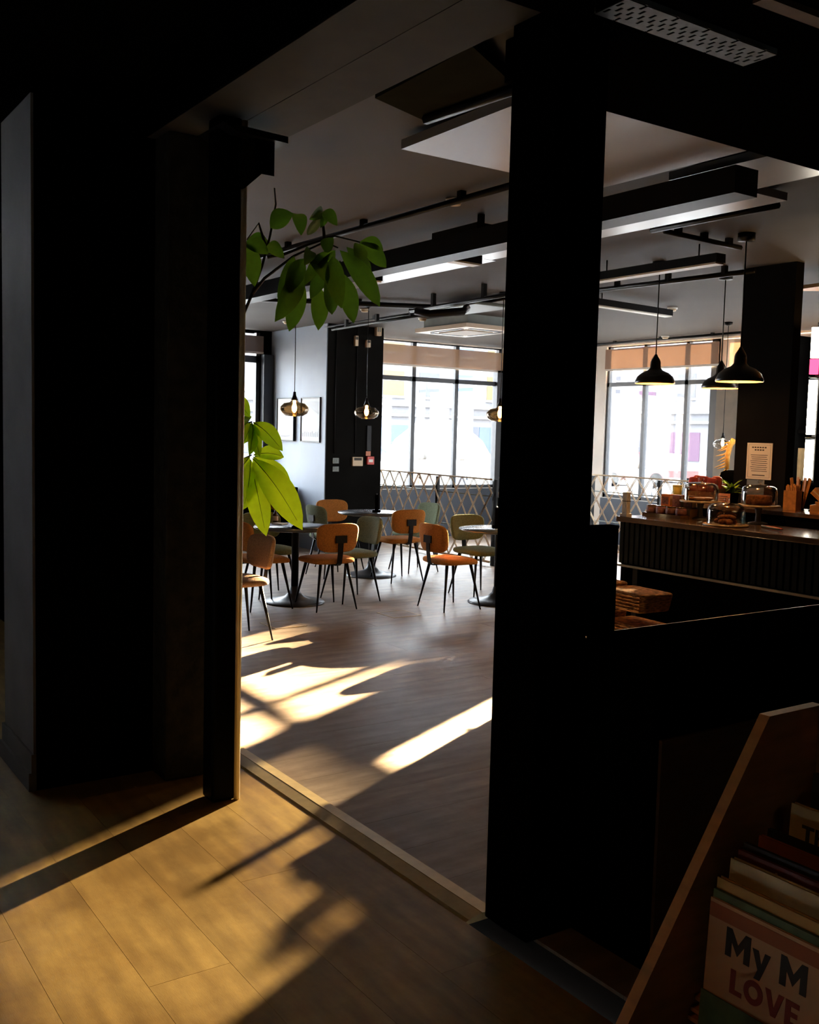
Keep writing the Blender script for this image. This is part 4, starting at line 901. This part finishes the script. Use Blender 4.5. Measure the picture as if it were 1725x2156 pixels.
def leaf(b, t, wpx, m, bow=.12, d0=5.35, d1=5.35, side=.0):
    P0, P1 = tk(*b, d0), tk(*t, d1); ax = P1-P0; L = ax.length
    view = (Vector((0, 0, HC))-pb-(P0+P1)/2).normalized(); sd = ax.cross(view).normalized()
    nrm = sd.cross(ax).normalized(); sd = (sd*math.cos(side)+nrm*math.sin(side)).normalized(); up = sd.cross(ax).normalized()
    W = 1.18*wpx/F_PX*d0; bm = bmesh.new(); rows = []; n = 10
    for i in range(n+1):
        u = i/n; wd = W*.5*max(.02, math.sin(math.pi*u**1.05)**.75*(.75+.35*u)) if 0 < i < n else .001
        c = P0+ax*u+Vector((0, 0, 1))*bow*L*math.sin(math.pi*u)+up*.02*math.sin(3*u)
        row = []
        for k in (-1, -.5, 0, .5, 1): row.append(bm.verts.new(c+sd*wd*k+up*abs(k)*wd*.30))
        rows.append(row)
    for A, B in zip(rows[:-1], rows[1:]):
        for k in range(4): bm.faces.new((A[k], A[k+1], B[k+1], B[k]))
    lf = link('leaf', meshof(bm, 'leaf', True), m, mt)
    if m is M_leaf: tube('midrib', [P0+ax*u+Vector((0, 0, 1))*bow*L*math.sin(math.pi*u)+up*(.02*math.sin(3*u)+.001) for u in (0, .15, .3, .45, .6, .75, .9)], .0022, M_vein, lf, .0008, 5)
    return lf
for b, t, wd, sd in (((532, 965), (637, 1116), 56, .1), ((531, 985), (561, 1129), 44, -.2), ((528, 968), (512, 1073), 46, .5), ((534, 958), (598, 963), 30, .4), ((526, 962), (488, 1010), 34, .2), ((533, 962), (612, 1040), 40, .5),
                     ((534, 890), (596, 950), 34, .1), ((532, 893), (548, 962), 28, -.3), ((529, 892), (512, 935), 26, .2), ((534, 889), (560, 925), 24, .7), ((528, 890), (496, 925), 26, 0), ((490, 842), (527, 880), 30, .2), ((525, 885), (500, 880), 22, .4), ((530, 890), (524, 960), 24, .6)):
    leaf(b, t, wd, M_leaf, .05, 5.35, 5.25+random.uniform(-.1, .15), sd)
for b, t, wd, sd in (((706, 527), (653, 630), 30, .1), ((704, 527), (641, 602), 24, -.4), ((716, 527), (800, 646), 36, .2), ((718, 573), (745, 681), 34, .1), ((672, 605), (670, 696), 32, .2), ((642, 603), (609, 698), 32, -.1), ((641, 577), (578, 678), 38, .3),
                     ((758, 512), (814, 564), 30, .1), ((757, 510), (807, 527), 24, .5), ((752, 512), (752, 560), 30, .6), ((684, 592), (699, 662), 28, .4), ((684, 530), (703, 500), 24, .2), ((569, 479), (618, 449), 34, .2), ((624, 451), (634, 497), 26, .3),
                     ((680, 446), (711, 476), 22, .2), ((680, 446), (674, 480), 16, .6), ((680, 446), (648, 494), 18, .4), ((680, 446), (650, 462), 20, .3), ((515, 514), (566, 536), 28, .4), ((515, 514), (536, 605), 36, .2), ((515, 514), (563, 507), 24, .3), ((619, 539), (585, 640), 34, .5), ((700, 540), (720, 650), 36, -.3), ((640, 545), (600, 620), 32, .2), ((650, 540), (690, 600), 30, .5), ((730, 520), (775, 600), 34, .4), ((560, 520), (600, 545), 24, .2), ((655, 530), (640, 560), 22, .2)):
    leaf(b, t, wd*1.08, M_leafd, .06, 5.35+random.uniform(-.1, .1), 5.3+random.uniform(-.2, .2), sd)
dl = leaf((571, 1035), (577, 1074), 22, M_dead, .02); dl.name = 'dead_leaf'; tube('dead_stem', [tk(548, 990), tk(560, 1020), tk(571, 1037)], .003, M_dead, mt, .002, 5)

# ================================================================== BOOK RACK IN THE NEAR RIGHT
XR = -1.5
bk = thing('book_rack', 'sloped plywood book rack at the bottom right', 'book rack', (XR, 1.41, 0))
f_ = lambda Y, z: (Y-1.41, z)
side = [f_(1.41, 0), f_(2.12, 1.0), f_(2.34, 1.0), f_(2.34, 0)]
prism('side_panel', side, 'x', -.03, 0, M_ply, bk); prism('side_panel', side, 'x', 1.0, 1.03, M_ply, bk)
box('back_panel', .0005, .9995, .915, .93, 0, .98, M_ply, bk)
def book(px, py, label, wd, h, th_, m, txt=(), m2=None, tilt=3):
    P = onx(px, py, XR+.035); z0 = P.z-h
    box('step_board', .0005, .9995, P.y-1.41-.006, P.y-1.41+.03, z0-.012, z0-.002, M_ply, bk)
    b = thing('picture_book', label, 'book', (P.x, P.y, z0), 0, 'picture books in the rack'); b.rotation_euler = (R_(-tilt), 0, 0)
    box('front_cover', 0, wd, -.003, 0, 0, h, m, b); box('pages', .001, wd-.004, .0003, th_-.0003, .003, h-.004, M_paper, b); box('back_cover', 0, wd, th_, th_+.003, 0, h, m, b)
    if m2: box('cover_band', .001, wd-.001, -.0042, -.0032, h*.86, h*.97, m2, b)
    for (s_, sz, tx, tz, mm) in txt: text('title_letter', s_, sz, mm, b, tx, -.0033, tz)
    return b
C_peach = mat('cover_peach', (.62, .36, .20), .5, var=.08); C_cream = mat('cover_cream', (.62, .50, .30), .5, var=.08); C_ochre = mat('cover_ochre', (.55, .32, .09), .5); C_dred = mat('cover_dark_red', (.16, .03, .02), .5); C_green = mat('cover_green', (.10, .16, .07), .5, var=.5, scale=12); C_dk = mat('cover_dark', (.03, .025, .02), .5); C_rust = mat('cover_rust', (.40, .12, .04), .5); C_redink = mat('ink_red', (.28, .05, .03), .7)
book(1490, 1890, 'peach picture book with My and Love lettering', .36, .30, .004, C_peach, [('My M', .066, .052, .185, M_ink), ('LOVE', .056, .072, .105, C_redink)], C_rust)
book(1496, 1872, 'green mottled picture book behind the peach one', .36, .30, .004, C_green)
book(1504, 1848, 'ochre picture book third in the rack row', .36, .30, .010, C_ochre)
book(1532, 1808, 'pale cream picture book fourth in the rack row', .34, .30, .010, C_cream)
book(1548, 1790, 'dark red picture book with a small letter A', .34, .30, .006, C_dred, [('A', .018, .10, .265, C_cream)])
book(1560, 1776, 'narrow dark picture book behind the dark red one', .33, .30, .005, C_dk)
book(1592, 1760, 'rust backed book between two dark ones', .30, .30, .008, C_rust)
book(1610, 1746, 'thin dark book before the back cream book', .30, .30, .005, C_dk)
book(1660, 1692, 'cream book at the back with Th lettering', .30, .33, .010, C_cream, [('Th', .042, .035, .245, M_ink)])
book(1705, 1630, 'tallest black book at the back of the rack', .3, .36, .010, C_dk)
book(1470, 2082, 'green book on the lowest visible tier', .34, .26, .008, C_green)
book(1500, 2062, 'black book slanting before the peach book', .30, .27, .006, C_dk)
# warm lamp near the rack, out of view
lp2 = thing('dome_pendant', 'black dome pendant above the book corner', 'pendant lamp', (-1.62, -.25, 2.3)); lathe('shade', DP, M_enamel, lp2); lathe('lining', DI, M_copper, lp2); lathe('bulb', [(0, .11), (.013, .11), (.02, .08), (.03, .055), (.022, .03), (0, .022)], M_bulb, lp2, n=14); tube('cable', [(0, 0, .236), (0, 0, .899)], .005, M_steel, lp2, n=5)
l = bpy.data.lights.new('rack_lamp', 'POINT'); l.energy = .9; l.color = (1, .42, .10); l.shadow_soft_size = .05; lo = bpy.data.objects.new('rack_lamp', l); COL.objects.link(lo); lo.location = (-1.62, -.25, 2.29)
